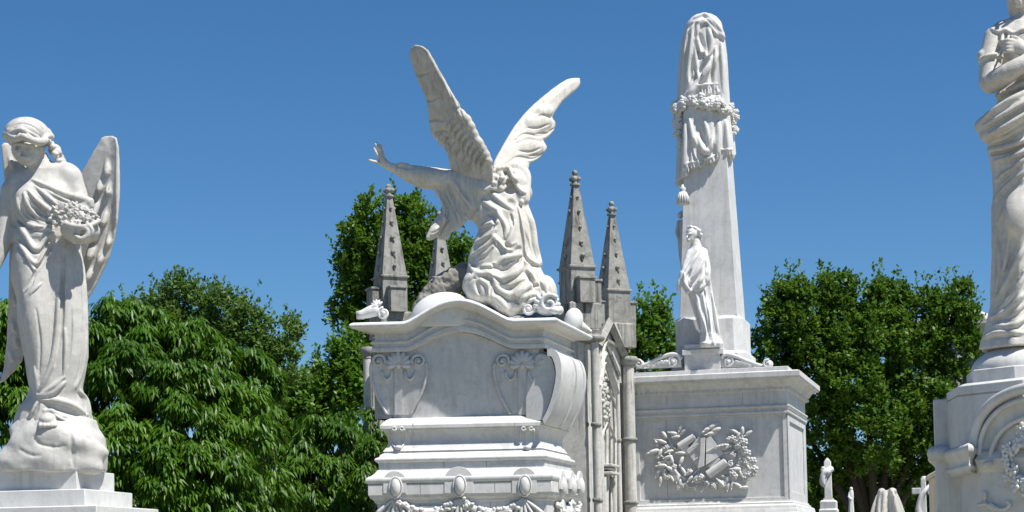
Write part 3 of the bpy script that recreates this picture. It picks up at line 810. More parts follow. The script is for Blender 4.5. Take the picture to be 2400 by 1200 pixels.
# ---------------------------------------------------------------- Gothic chapel behind the tomb
def build_chapel():
    mc, mw = M['chapel'], M['chapelw']
    e1 = Vector((math.cos(R(12)), -math.sin(R(12)))); e2 = Vector((math.sin(R(15)), math.cos(R(15))))
    FR = v2(at(1352, 628, 30.5)); FL = FR - e1 * 3.10; BR = FR + e2 * 2.8; BL = FL + e2 * 2.8
    # ^ plan points of the four pinnacles
    root = thing('gothic_chapel', 'weathered grey Gothic chapel with four crocketed pinnacles behind the central tomb', 'chapel', ((FL.x + BR.x) / 2, (FL.y + BR.y) / 2, 0))
    zz = lambda py, Y=30.5: at(1352, py, Y).z
    ztip, zcap, zbase, zw = zz(432), zz(628), zz(716), zz(790)
    plan = [FL, FR, BR, BL]
    course('wall', plan, [(.10, -.3), (.10, zw - .02)], mw, root)
    course('wall_cornice', plan, [(.10, zw - .02), (.16, zw + .02), (.22, zw + .05), (.22, zw + .10), (.12, zw + .16)], mc, root, angle=30)
    course('roof', plan, [(.06, zw + .16), (-.9, zw + .75)], mc, root)
    # pinnacles
    crk = None; rj = random.Random(17)
    c1 = Vector((math.cos(R(25)), math.sin(R(25)), 0))   # along the wide right-hand faces
    c2 = Vector((-math.sin(R(25)), math.cos(R(25)), 0))
    up = Vector((0, 0, 1))
    def sq(c, w, z): return [c + (c1 * i + c2 * j) * w + up * z for i, j in ((-1, -1), (1, -1), (1, 1), (-1, 1))]
    def frustum(g, c, rows):
        V = []; Fc = []
        for w, z in rows: V += sq(c, w, z)
        for k in range(len(rows) - 1):
            for j in range(4): Fc.append([k * 4 + j, k * 4 + (j + 1) % 4, k * 4 + 4 + (j + 1) % 4, k * 4 + 4 + j])
        n = len(V); Fc += [[0, 1, 2, 3], [n - 4, n - 3, n - 2, n - 1]]
        g.add(V, Fc)
    for idx, (P, nb) in enumerate(((FR, (0, 1, 2)), (FL, (0, 2, 3)), (BR, (1, 2, 3)), (BL, (0, 1, 3)))):
        c = Vector((P.x, P.y, 0))
        g = Geo(); frustum(g, c, [(.215, zbase), (.215, zcap - .02)])
        pin = g.build('pinnacle', mc, root, bevel=.008)
        g = Geo(); frustum(g, c, [(.28, zw + .1), (.28, zbase + .0), (.22, zbase + .03)]); g.build('pinnacle_base', mc, pin, bevel=.01)
        g = Geo(); frustum(g, c, [(.218, zcap - .035), (.243, zcap - .02), (.243, zcap + .005), (.215, zcap + .02)]); g.build('cap_moulding', mc, pin)
        g = Geo(); frustum(g, c, [(.213, zcap + .02), (.045, ztip - .02)]); g.build('spire', mc, pin, bevel=.006)
        g = Geo(); g.lathe(c + up * (ztip - .03), [(.05, 0), (.085, .01), (.085, .035), (.055, .045), (.05, .075)], 12)
        fin = [g.build('collar', mc, pin, angle=40)]
        g = Geo(); b = c + up * (ztip + .085)
        for k in range(4):
            a = R(25 + 45 + 90 * k); g.ell(b + Vector((math.cos(a), math.sin(a), 0)) * .058, Vector((.042, 0, 0)), Vector((0, .042, 0)), up * .04, 10, 8)
        g.ell(b, Vector((.065, 0, 0)), Vector((0, .065, 0)), up * .06, 10, 8)
        if idx != 1: g.ell(b + up * .10, Vector((.048, 0, 0)), Vector((0, .048, 0)), up * .05, 12, 8); g.ell(b + up * .05, Vector((.03, 0, 0)), Vector((0, .03, 0)), up * .06, 10, 6)
        else: g.ell(b + up * .06, Vector((.05, 0, 0)), Vector((.01, .04, 0)), up * .05, 10, 7)
        g.build('finial', mc, pin, smooth=True)
        # crockets: knob with a stalk, one mesh shared
        H = ztip - zcap
        for fc in range(4):
            nrm = (-c2, c1, c2, -c1)[fc]
            for k in range(5):
                if rj.random() < .07: continue
                t = (.10, .27, .46, .66, .84)[k]
                w = .213 + (.045 - .213) * t
                pos = c + nrm * (w + .004) + up * (zcap + .02 + (H - .04) * t)
                if crk is None:
                    gg = Geo(); gg.ell((0, -.012, .02), (.034, 0, 0), (0, .03, 0), (0, 0, .03), 10, 8)
                    gg.tube([(0, -.008, .0), (.004, -.008, -.05), (.0, 0, -.075)], [.02, .014, .008], 6)
                    me = bpy.data.meshes.new('crocket'); me.from_pydata(gg.V, [], gg.F); me.materials.append(mc)
                    for q in me.polygons: q.use_smooth = True
                    crk = me
                o = bpy.data.objects.new('crocket', crk); scene.collection.objects.link(o); o.parent = pin
                o.location = pos - rootloc(pin); o.rotation_euler = (0, 0, math.atan2(nrm.y, nrm.x) + math.pi / 2)
                s_ = (1.15 - .4 * t) * rj.uniform(.75, 1.2); o.scale = (s_, s_ * rj.uniform(.7, 1.15), s_ * rj.uniform(.85, 1.2)); o.rotation_euler.y = rj.uniform(-.3, .3)
        for fc in nb:
            nrm = (-c2, c1, c2, -c1)[fc]; tt = (c1, c2, -c1, -c2)[fc]
            hgt = zcap - .22 - zbase
            g = Geo(); cc = c + nrm * (.215 + .075) + up * (zbase + hgt / 2)
            g.box(cc, tt * .135, nrm * .075, up * hgt / 2); g.build('buttress_block', mc, pin, bevel=.008)
            g = Geo(); g.box(c + nrm * (.215 + .08) + up * (zbase + hgt + .018), tt * .155, nrm * .092, up * .018); g.build('block_cap', mc, pin, bevel=.006)
    # corner columns with rings and capitals
    def column(px, Y, r, ytop, cap=None, rings=(), mat=mw, name='corner_column'):
        b = at(px, ytop, Y); c = Vector((b.x, b.y, 0)); zt = b.z
        g = Geo(); g.lathe(c, [(r, -.3), (r * 1.02, zt * .5), (r, zt)], 18); o = g.build(name, mat, root, angle=40)
        for py in rings:
            zr = at(px, py, Y).z; g = Geo()
            g.lathe(c, [(r * .9, zr - .045), (r * 1.25, zr - .03), (r * 1.34, zr), (r * 1.25, zr + .025), (r * .9, zr + .04)], 18); g.build('ring', mc, o, smooth=True)
        if cap:
            g = Geo(); g.lathe(c, [(r * .95, zt - .10), (r * 1.15, zt - .08), (r * 1.05, zt - .05), (r * 1.5, zt - .01), (r * 1.75, zt + .03), (r * 1.75, zt + .07), (r * 1.5, zt + .10)], 18); g.build('capital', mc, o, angle=40)
        return o
    rg = (995, 1172)
    column(1368, 30.45, .042, 800, None, rg); column(1393, 30.35, .066, 800, None, rg); column(1350, 30.6, .028, 830, None, rg); column(1402, 30.9, .04, 812, None, ())
    column(1472, 32.9, .10, 850, True, (1030, 1178)); column(1455, 33.1, .045, 860, None, (1030,)); column(1446, 32.6, .04, 870, None, (1032,))
    column(860, 30.9, .062, 828, True, (960,)); column(876, 31.0, .045, 830, None, (960,)); column(890, 30.7, .05, 830, None, (960,))
    g = Geo(); b = at(1385, 797, 30.4); g.lathe(Vector((b.x, b.y, b.z - .06)), [(.09, 0), (.2, .04), (.22, .07), (.22, .1), (.12, .16)], 16); g.build('capital', mc, root, angle=40)
    g = Geo(); b = at(1388, 775, 30.45); g.lathe(Vector((b.x, b.y, b.z)), [(.13, -.12), (.16, 0), (.10, .06)], 8); g.build('corner_block', mc, root, angle=40)
    # right wall: gable, pointed arch and tracery
    W = Face(FR, BR)
    def band(name, pts, r, out, mat, flat=1.0):
        g = Geo(); g.tube([W.pt(x, y, out) for x, y in pts], r, 4 if flat == 1 else 8, ref=W.n); return g.build(name, mat, root)
    g = Geo(); g.prism(W.poly([(1402, 812), (1424, 760), (1430, 758), (1458, 826), (1452, 900), (1402, 890)], .07), W.n * .10); g.build('gable', mw, root)
    band('gable_coping', [(1400, 812), (1427, 756), (1460, 830)], .085, .22, mc)
    band('gable_moulding', [(1404, 850), (1420, 800), (1452, 880)], .03, .20, mw)
    band('arch_moulding', [(1404, 905), (1412, 840), (1418, 828), (1446, 922)], .05, .24, mw)
    band('arch_moulding', [(1407, 920), (1415, 856), (1419, 848), (1442, 930)], .028, .22, mw)
    for px in (1410, 1421, 1431, 1441):
        band('tracery_bar', [(px - 3, 905 + abs(px - 1425)), (px + 1, 1000), (px + 2, 1330)], .03, .16, mw)
    for py in (930, 1010):
        band('tracery_bar', [(1406, py + 22), (1414, py), (1424, py - 22), (1434, py), (1443, py + 26)], .022, .2, mw)
    g = Geo()
    rnd = random.Random(8)
    for k in range(26):
        t = k / 25; g.ell(W.pt(1408 + 6 * math.sin(k * 1.9) + 12 * t, 870 + 110 * t, .22), W.t * rnd.uniform(.03, .09), W.n * .06, up * rnd.uniform(.03, .06), 8, 6)
    g.build('leaf_carving', mw, root, smooth=True)
    g = Geo(); g.prism(W.poly([(1408, 925), (1418, 870), (1440, 945), (1446, 1330), (1406, 1330)], .02), W.n * .085); g.build('blind_panel', mc, root)
    for py in (1092, 1100, 1110):
        g = Geo(); c = W.pt(1427, py, .2); g.box(c, W.t * (.30 if py != 1100 else .22), W.n * (.12 if py != 1100 else .08), up * .022); g.build('bracket_course', mw, root, bevel=.01)
    for px in (1414, 1438):
        b = W.pt(px, 1118, .2); g = Geo(); g.lathe(Vector((b.x, b.y, 0)), [(.05, 0), (.05, b.z)], 12); g.build('colonnette', mw, root, angle=40)
    g = Geo(); c = W.pt(1466, 820, .2)
    g.box(c, W.t * .10, W.n * .03, up * .03); g.build('rust_patch', M['rust'], root)
    g = Geo(); c = W.pt(1418, 794, .2); g.box(c, W.t * .10, W.n * .03, up * .02); g.build('rust_patch', M['rust'], root)
    return root
chapel = build_chapel()
chapel.scale = (.94, .94, .94)
chapel.location = (chapel.location.x * .94, chapel.location.y * .94, .096)

# ---------------------------------------------------------------- obelisk monument
def build_obelisk():
    mo = M['obelisk']; up = Vector((0, 0, 1))
    Y0 = 30.5
    B = v2(at(1848, 1050, Y0)); e1 = Vector((math.cos(R(15)), -math.sin(R(15)))); e2 = Vector((math.sin(R(15)), math.cos(R(15))))
    A = B - e1 * 2.5; C = B + e2 * 2.55; Dd = A + e2 * 2.55
    root = thing('obelisk_monument', 'tall white marble obelisk on a square pedestal with carved book and leaf relief', 'monument', ((A.x + C.x) / 2, (A.y + C.y) / 2, 0))
    plan = [A, B, C, Dd]; F = Face(A, B); S = Face(B, C)
    z = lambda py: at(1848, py, Y0).z
    course('base_step', plan, [(.6, 0), (.6, .25)], mo, root, bevel=.01)
    course('base_plinth', plan, [(.30, .25), (.30, z(1225)), (.2, z(1215))], mo, root, bevel=.01)
    course('base_moulding', plan, [(.16, z(1215)), (.16, z(1203)), (.13, z(1200)), (.12, z(1192))] + arc(.11, z(1190), .05, z(1180), .25, 6) + [(.05, z(1176)), (.02, z(1174)), (.015, z(1170))], mo, root, angle=35)
    course('die', plan, [(-.03, z(1170)), (-.03, z(968))], mo, root)
    # frames of the panels stand proud
    def frame(fc, L):
        t0, t1, b0, b1 = z(968), z(1170), .0, 0
        for (u0, u1, za, zb, nm) in ((.0, .085, t1, t0, 'pilaster_strip'), (L - .085, L, t1, t0, 'pilaster_strip'), (.086, L - .086, t1, t1 + .045, 'panel_rail'), (.086, L - .086, t0 - .03, t0, 'panel_rail')):
            g = Geo(); c = fc.a + fc.t * (u0 + u1) / 2 + fc.n * -.015 + up * (za + zb) / 2
            g.box(c, fc.t * (u1 - u0) / 2, fc.n * .015, up * (zb - za) / 2); g.build(nm, mo, root, bevel=.006)
    frame(F, F.len); 
    # right face: inset panel
    g = Geo(); L = S.len
    for (u0, u1, za, zb, nm) in ((.0, .25, z(1170), z(968), 'pilaster_strip'), (L - .25, L, z(1170), z(968), 'pilaster_strip'), (.251, L - .251, z(1170), z(1150), 'panel_rail'), (.251, L - .251, z(985), z(968), 'panel_rail')):
        g = Geo(); c = S.a + S.t * (u0 + u1) / 2 + S.n * -.014 + up * (za + zb) / 2
        g.box(c, S.t * (u1 - u0) / 2, S.n * .014, up * (zb - za) / 2); g.build(nm, mo, root, bevel=.006)
    course('architrave', plan, [(.008, z(968)), (.025, z(966)), (.025, z(962)), (.004, z(960)), (.004, z(956)), (.03, z(954)), (.04, z(951)), (.035, z(948)), (.0, z(946))], mo, root, angle=30)
    course('frieze', plan, [(.0, z(946)), (.0, z(916))], mo, root)
    course('bed_moulding', plan, [(.012, z(916)), (.05, z(912)), (.05, z(906)), (.075, z(902))], mo, root)
    for px, y0, y1, o in ((1563, 952, 921, .0), (1563, 1165, 985, -.03), (1740, 948, 917, .0), (1700, 1180, 1160, 0)):
        if px == 1700: continue
        a, b = F.pt(px, y0, o), F.pt(px, y1, o); g = Geo()
        g.box((a + b) / 2, F.t * .004, F.n * .0015, up * (abs(b.z - a.z) / 2)); g.build('mortar_joint', M['mortar'], root)
    # egg-and-dart row, one mesh shared
    gg = Geo(); gg.ell((0, 0, 0), (.017, 0, 0), (0, .02, 0), (0, 0, .026), 8, 6)
    me = bpy.data.meshes.new('egg'); me.from_pydata(gg.V, [], gg.F); me.materials.append(mo)
    for q in me.polygons: q.use_smooth = True
    for fc in (F, S):
        n = int(fc.len / .082)
        for k in range(n + 1):
            p = fc.a + fc.t * (fc.len * k / n) + fc.n * .052 + up * z(911)
            o = bpy.data.objects.new('egg', me); scene.collection.objects.link(o); o.parent = root; o.location = p - rootloc(root)
            o.rotation_euler = (0, 0, math.atan2(fc.t.y, fc.t.x))
    course('cornice', plan, [(.07, z(902))] + arc(.08, z(902), .21, z(888), -.15, 7) + [(.22, z(888)), (.22, z(885)), (.238, z(884)), (.238, z(872)), (.2, z(870)), (.0, z(869))], mo, root, angle=30, bevel=.004)
    course('top_step', plan, [(.03, z(869.5)), (.03, z(858))], mo, root, bevel=.006)
    zt = z(858)
    # pedestal block of the statue
    Fs = Face(A + e2 * .1, B + e2 * .1)
    cx = (1597 + 1690) / 2
    def blk(name, x0, x1, ya, yb, out, dep, bevel=.008):
        za, zb = Fs.pt(cx, ya, out).z, Fs.pt(cx, yb, out).z
        a, b = Fs.pt(x0, (ya + yb) / 2, out), Fs.pt(x1, (ya + yb) / 2, out)
        c = (a + b) / 2 - Fs.n * dep / 2; c.z = (za + zb) / 2
        g = Geo(); g.box(c, Fs.t * ((b - a).length / 2), Fs.n * dep / 2, up * (zb - za) / 2); return g.build(name, mo, root, bevel=bevel)
    za = Fs.pt(cx, 864, 0).z
    blk('statue_block', 1604, 1688, 868, 831, .0, .75)
    blk('block_cap', 1598, 1695, 831, 818, .035, .80); blk('block_top', 1604, 1686, 818, 806, .0, .72)
    # curved half gables either side
    def half(side):
        if side < 0: out = [(1492, 866), (1498, 858), (1520, 850), (1545, 838), (1570, 829), (1588, 830), (1598, 840), (1600, 862)]
        else: out = [(1690, 862), (1690, 838), (1700, 829), (1720, 832), (1750, 844), (1780, 855), (1800, 857), (1806, 864)]
        g = Geo(); g.prism(Fs.poly(out, -.14), Fs.n * .10); g.build('curved_half_gable', mo, root)
        edge = crom(out[1:7] if side < 0 else out[1:7], 6)
        g = Geo(); g.tube([Fs.pt(x, y + 2, -.03) for x, y in edge], .035, 8); g.build('gable_scroll_edge', mo, root, smooth=True)
        c = Fs.pt(1578 if side < 0 else 1707, 848, -.03)
        g = Geo(); g.tube(spiral(c, Fs.t * (-side), up, .09, 1.5, 1, 28, 1.4), [.026] * 28, 8); g.ell(c, Fs.t * .04, Fs.n * .04, up * .04); g.build('volute', mo, root, smooth=True)
        g = Geo(); rnd = random.Random(3 + side)
        for k in range(14):
            t = k / 13; x = 1512 + 50 * t if side < 0 else 1778 - 52 * t
            g.ell(Fs.pt(x, 859 - 14 * t + rnd.uniform(-3, 3), -.03), Fs.t * rnd.uniform(.03, .055), Fs.n * .035, up * rnd.uniform(.02, .04), 8, 6)
        g.build('leaf_carving', mo, root, smooth=True)
        c = Fs.pt(1499 if side < 0 else 1800, 854, -.06)
        g = Geo(); g.ell(c, Fs.t * .085, Fs.n * .10, up * .075, 14, 10)
        g.tube(spiral(c + Fs.n * .09, Fs.t * side, up, .07, 1.3, 1, 22, 1.2), [.02] * 22, 8); g.build('end_scroll', mo, root, smooth=True)
    half(-1); half(1)
    # obelisk
    YO = 31.75
    c0 = at(1672, 800, YO); c = Vector((c0.x, c0.y, 0)); zo = lambda py: at(1672, py, YO).z
    t = Vector((e1.x, e1.y, 0)); d = Vector((e2.x, e2.y, 0))
    def octo(w, ch): return [v2(c + t * a * w + d * b * w) for a, b in ((-1 + ch, -1), (1 - ch, -1), (1, -1 + ch), (1, 1 - ch), (1 - ch, 1), (-1 + ch, 1), (-1, 1 - ch), (-1, -1 + ch))]
    course('obelisk_foot', octo(.60, .2), [(.03, zt), (.03, zo(838)), (-.015, zo(832))], mo, root, bevel=.008)
    course('obelisk_base', octo(.56, .25), [(0, zo(832)), (0, zo(757)), (-.05, zo(750))], mo, root, bevel=.008)
    def sq(w): return [v2(c + t * a * w + d * b * w) for a, b in ((-1, -1), (1, -1), (1, 1), (-1, 1))]
    course('shaft', sq(.475), [(0, zo(750)), (-.22, zo(75)), (-.42, zo(42))], mo, root, bevel=.008)
    # leaf-and-book relief on the pedestal front
    mr = M['obelisk']
    def slab(name, pts, o0, o1): g = Geo(); g.prism(F.poly(pts, o0), F.n * (o1 - o0)); return g.build(name, mr, root, bevel=.005)
    def wedge(name, pts, o0, outs):
        n = len(pts); g = Geo(); V = F.poly(pts, o0) + [F.pt(x, y, o) for (x, y), o in zip(pts, outs)]
        g.add(V, [list(range(n))[::-1], list(range(n, 2 * n))] + [[k, (k + 1) % n, (k + 1) % n + n, k + n] for k in range(n)]); return g.build(name, mr, root, bevel=.004)
    # open book: two leaning pages on either side of the strap
    wedge('book_page', [(1609, 1057), (1637, 1024), (1645, 1030), (1644, 1068), (1637, 1097)], -.035, [.05, .06, .10, .10, .09])
    wedge('book_page', [(1655, 1028), (1665, 1022), (1696, 1063), (1654, 1091)], -.035, [.10, .09, .04, .09])
    slab('book_strap', [(1645, 1028), (1656, 1027), (1653, 1093), (1638, 1099), (1644, 1066)], -.03, .115)
    for a, b in (((1656, 1060), (1680, 1045)), ((1612, 1055), (1643, 1036)), ((1626, 1079), (1643, 1067))):
        g = Geo(); g.tube([F.pt(a[0], a[1], .088), F.pt(b[0], b[1], .088)], .012, 6); g.build('page_line', mr, root)
    def roll(a, b, r, n=8):
        g = Geo(); P = [F.pt(a[0] + (b[0] - a[0]) * t / n, a[1] + (b[1] - a[1]) * t / n, .02) for t in range(n + 1)]
        g.tube(P, r, 18); g.build('paper_scroll', mr, root, angle=50)
        for p in (P[0], P[-1]):
            g = Geo(); ax = (P[-1] - P[0]).normalized(); s1 = F.n.cross(ax).normalized()
            g.tube([p + (s1 * math.cos(q) + F.n * math.sin(q)) * r * (.3 + .045 * q) for q in [i * .5 for i in range(15)]], r * .13, 6); g.build('scroll_curl', mr, root, smooth=True)
    roll((1592, 1047), (1628, 1023), .064); roll((1660, 1113), (1702, 1083), .074)
    wedge('book_page', [(1596, 1055), (1612, 1042), (1622, 1060), (1610, 1068)], -.035, [.03, .05, .05, .03])
    slab('page_edge', [(1657, 1093), (1684, 1072), (1690, 1078), (1668, 1098)], -.03, .05)
    g = Geo(); cc = F.pt(1713, 1087, .06); g.tube(spiral(cc, F.t, up, .05, 1.2, 1, 20, 1), [.018] * 20, 8); g.build('scroll_curl', mr, root, smooth=True)
    # branches
    def branch(pts, r): g = Geo(); g.tube([F.pt(x, y, .02) for x, y in crom(pts, 5)], r, 6); g.build('branch', mr, root, smooth=True)
    branch([(1546, 1050), (1565, 1044), (1585, 1053), (1605, 1062)], .018); branch([(1567, 1026), (1573, 1040), (1582, 1052)], .012)
    branch([(1608, 1132), (1622, 1115), (1640, 1098)], .022); branch([(1695, 1062), (1715, 1058), (1740, 1048)], .018)
    branch([(1655, 1124), (1668, 1130), (1690, 1136), (1700, 1140)], .018); branch([(1580, 1080), (1570, 1100), (1580, 1130)], .015); branch([(1725, 1060), (1745, 1085), (1755, 1110), (1745, 1135)], .015)
    gl = Geo(); gl.ell((0, 0, 0), (.085, 0, 0), (0, .028, 0), (0, 0, .034), 10, 6); gl.tube([(-.12, 0, 0), (-.07, -.012, 0)], [.01, .012], 5)
    lme = bpy.data.meshes.new('leaf'); lme.from_pydata(gl.V, [], gl.F); lme.materials.append(mr)
    for q in lme.polygons: q.use_smooth = True
    gf = Geo()
    for k in range(5):
        a = R(72 * k); gf.ell((math.cos(a) * .035, -.01, math.sin(a) * .035), (.03, 0, 0), (0, .025, 0), (0, 0, .03), 8, 6)
    gf.ell((0, -.035, 0), (.02, 0, 0), (0, .02, 0), (0, 0, .02), 8, 6)
    fme = bpy.data.meshes.new('blossom'); fme.from_pydata(gf.V, [], gf.F); fme.materials.append(mr)
    for q in fme.polygons: q.use_smooth = True
    rz = math.atan2(F.t.y, F.t.x)
    def item(nm, me, px, py, ang, sc=1.0, out=.05, tilt=0.0):
        o = bpy.data.objects.new(nm, me); scene.collection.objects.link(o); o.parent = root
        o.location = F.pt(px, py, out) - rootloc(root)
        o.rotation_euler = (Matrix.Rotation(rz, 3, 'Z') @ Matrix.Rotation(tilt, 3, 'Z') @ Matrix.Rotation(-R(ang), 3, 'Y')).to_euler(); o.scale = (sc, sc, sc)
    rnd = random.Random(12)
    for (px, py, an, sc) in ((1552, 1035, -20, 1), (1539, 1040, -60, .8), (1533, 1058, 20, 1.2), (1547, 1062, 65, 1), (1556, 1018, -50, 1.1), (1570, 1058, 10, .9), (1566, 1072, 20, 1), (1574, 1077, -70, 1), (1596, 1062, 5, .9), (1597, 1080, 75, 1), (1570, 1082, 0, .9),
                             (1551, 1092, 5, 1.15), (1543, 1108, 55, 1.1), (1557, 1112, -75, 1.15), (1548, 1126, 80, 1), (1572, 1100, -25, 1.1), (1585, 1108, -70, 1), (1588, 1120, 80, 1), (1602, 1105, -55, 1), (1615, 1108, 30, .9), (1630, 1120, 60, 1), (1645, 1115, -40, .9), (1575, 1122, -60, .8),
                             (1594, 1132, 80, .9), (1690, 1133, -40, 1.1), (1705, 1125, 70, 1.1), (1706, 1140, 85, .9), (1716, 1136, 70, .9), (1730, 1138, -25, 1), (1745, 1142, 10, .8), (1728, 1100, 5, 1.15), (1735, 1108, -60, .9),
                             (1690, 1046, 10, .9), (1698, 1050, 5, .9), (1705, 1044, -10, .9), (1755, 1015, 30, 1), (1722, 1012, -30, 1), (1740, 1010, 80, 1), (1730, 1022, 60, .9), (1580, 1016, -20, 1), (1600, 1012, 40, 1), (1595, 1002, 70, .9), (1585, 1024, 10, .8),
                             (1660, 1005, 35, 1.2), (1672, 998, 30, 1.2), (1678, 1008, 15, 1.2), (1668, 1016, 10, 1.1), (1740, 1060, -60, .9), (1752, 1072, -50, .9), (1756, 1098, -60, .9), (1618, 1122, 40, .8), (1653, 1128, -35, .8)):
        item('leaf', lme, px, py, an + rnd.uniform(-8, 8), sc * .95, .04 + rnd.uniform(0, .03), rnd.uniform(-.35, .35))
    for (px, py, sc) in ((1709, 1030, .8), (1718, 1028, 1), (1727, 1034, .9), (1735, 1028, .9), (1744, 1036, 1.1), (1730, 1044, 1), (1742, 1050, 1), (1752, 1062, 1), (1765, 1080, 1), (1750, 1085, .9), (1768, 1100, 1.1), (1755, 1112, 1.1), (1748, 1120, 1), (1766, 1112, .8), (1717, 1110, 1), (1722, 1116, .9), (1718, 1066, .8), (1640, 1118, .9), (1633, 1126, .8), (1565, 1118, .8), (1617, 1105, .8), (1580, 1094, .8), (1592, 1048, .6)):
        item('blossom', fme, px, py, rnd.uniform(0, 70), sc, .05)
    for k in range(64):          # fill the wreath
        a = R(-35 + 250 * k / 63 + rnd.uniform(-4, 4)); q = rnd.uniform(.72, 1.02)
        px, py = 1650 + 106 * q * math.cos(a + math.pi * .0) * 1.0, 1080 + 64 * q * math.sin(a)
        if abs(px - 1650) < 46 and py < 1104: continue
        if rnd.random() < .6: item('leaf', lme, px, py, rnd.uniform(0, 180), rnd.uniform(.55, .85), .02 + rnd.uniform(0, .02), rnd.uniform(-.4, .4))
        else: item('blossom', fme, px, py, rnd.uniform(0, 70), rnd.uniform(.6, .85), .03)
    return root, F, Fs, (c, t, d, YO)
obel, OF, OFs, OBX = build_obelisk()

# ---------------------------------------------------------------- left: standing angel with a flower basket
DA = 13.0
def build_left_plinth():
    m = M['plinth']; rot = R(10)
    e1 = Vector((math.cos(rot), -math.sin(rot))); e2 = Vector((math.sin(rot), math.cos(rot)))
    c = at(180, 1098, 12.72); B = v2(c)
    root = thing('stepped_plinth', 'square stepped white marble plinth under the standing angel at the left edge', 'plinth', (B.x - .35, B.y + .35, 0))
    z = lambda px, py, Y=12.7: at(px, py, Y).z
    w, dp = .98, .66
    A = B - e1 * w; C = B + e2 * dp; D_ = A + e2 * dp
    plan = [A, B, C, D_]
    z0, z1, z2 = z(180, 1099), z(186, 1147), z(200, 1187)
    course('upper_step', plan, [(0, z1 - .004), (0, z0)], m, root, bevel=.006)
    course('middle_step', plan, [(.095, z2 - .004), (.095, z1)], m, root, bevel=.006)
    course('lower_step', plan, [(.235, z2 - .10), (.235, z2)], m, root, bevel=.008)
    course('die', plan, [(.17, .55), (.17, z2 - .10)], m, root, bevel=.008)
    course('base_step', plan, [(.6, 0), (.6, .25), (.5, .55)], m, root, bevel=.01)
    return root
build_left_plinth()

def head(c, px, py, d, s, look=-1, tilt=0.0, down=.35):
    """carved head about s px high centred on (px, py, d), turned to the left (look -1), bowed by down"""
    T = lambda x, y, z: (px + x * s * math.cos(tilt) + y * s * math.sin(tilt), py - x * s * math.sin(tilt) * 1.0 + y * s * math.cos(tilt), d + z * s)
    L = look
    c.ell(T(0, -.08, .0), (.36 * s, .42 * s, .40 * s), 3)                # skull
    c.ell(T(L * .10, .20, -.12), (.25 * s, .26 * s, .30 * s), .12 * s)   # face and jaw
    c.ell(T(L * .20, .40, -.24), (.10 * s, .10 * s, .09 * s), .10 * s)   # chin
    c.tube([T(L * .26, .0, -.36), T(L * .32, .16, -.44)], [.035 * s, .055 * s], .06 * s)   # nose
    c.ell(T(L * .10, .0, -.40), (.09 * s, .06 * s, .05 * s), .05 * s, cut=True)            # eye sockets
    c.ell(T(L * .36, .0, -.26), (.06 * s, .06 * s, .05 * s), .05 * s, cut=True)
    c.tube([T(L * .0, -.07, -.41), T(L * .2, -.09, -.42), T(L * .36, -.07, -.30)], .035 * s, .06 * s)   # brow
    c.tube([T(L * .16, .275, -.37), T(L * .27, .28, -.38)], .03 * s, .03 * s)              # lips
    c.tube([T(L * .17, .32, -.35), T(L * .26, .325, -.35)], .03 * s, .03 * s)

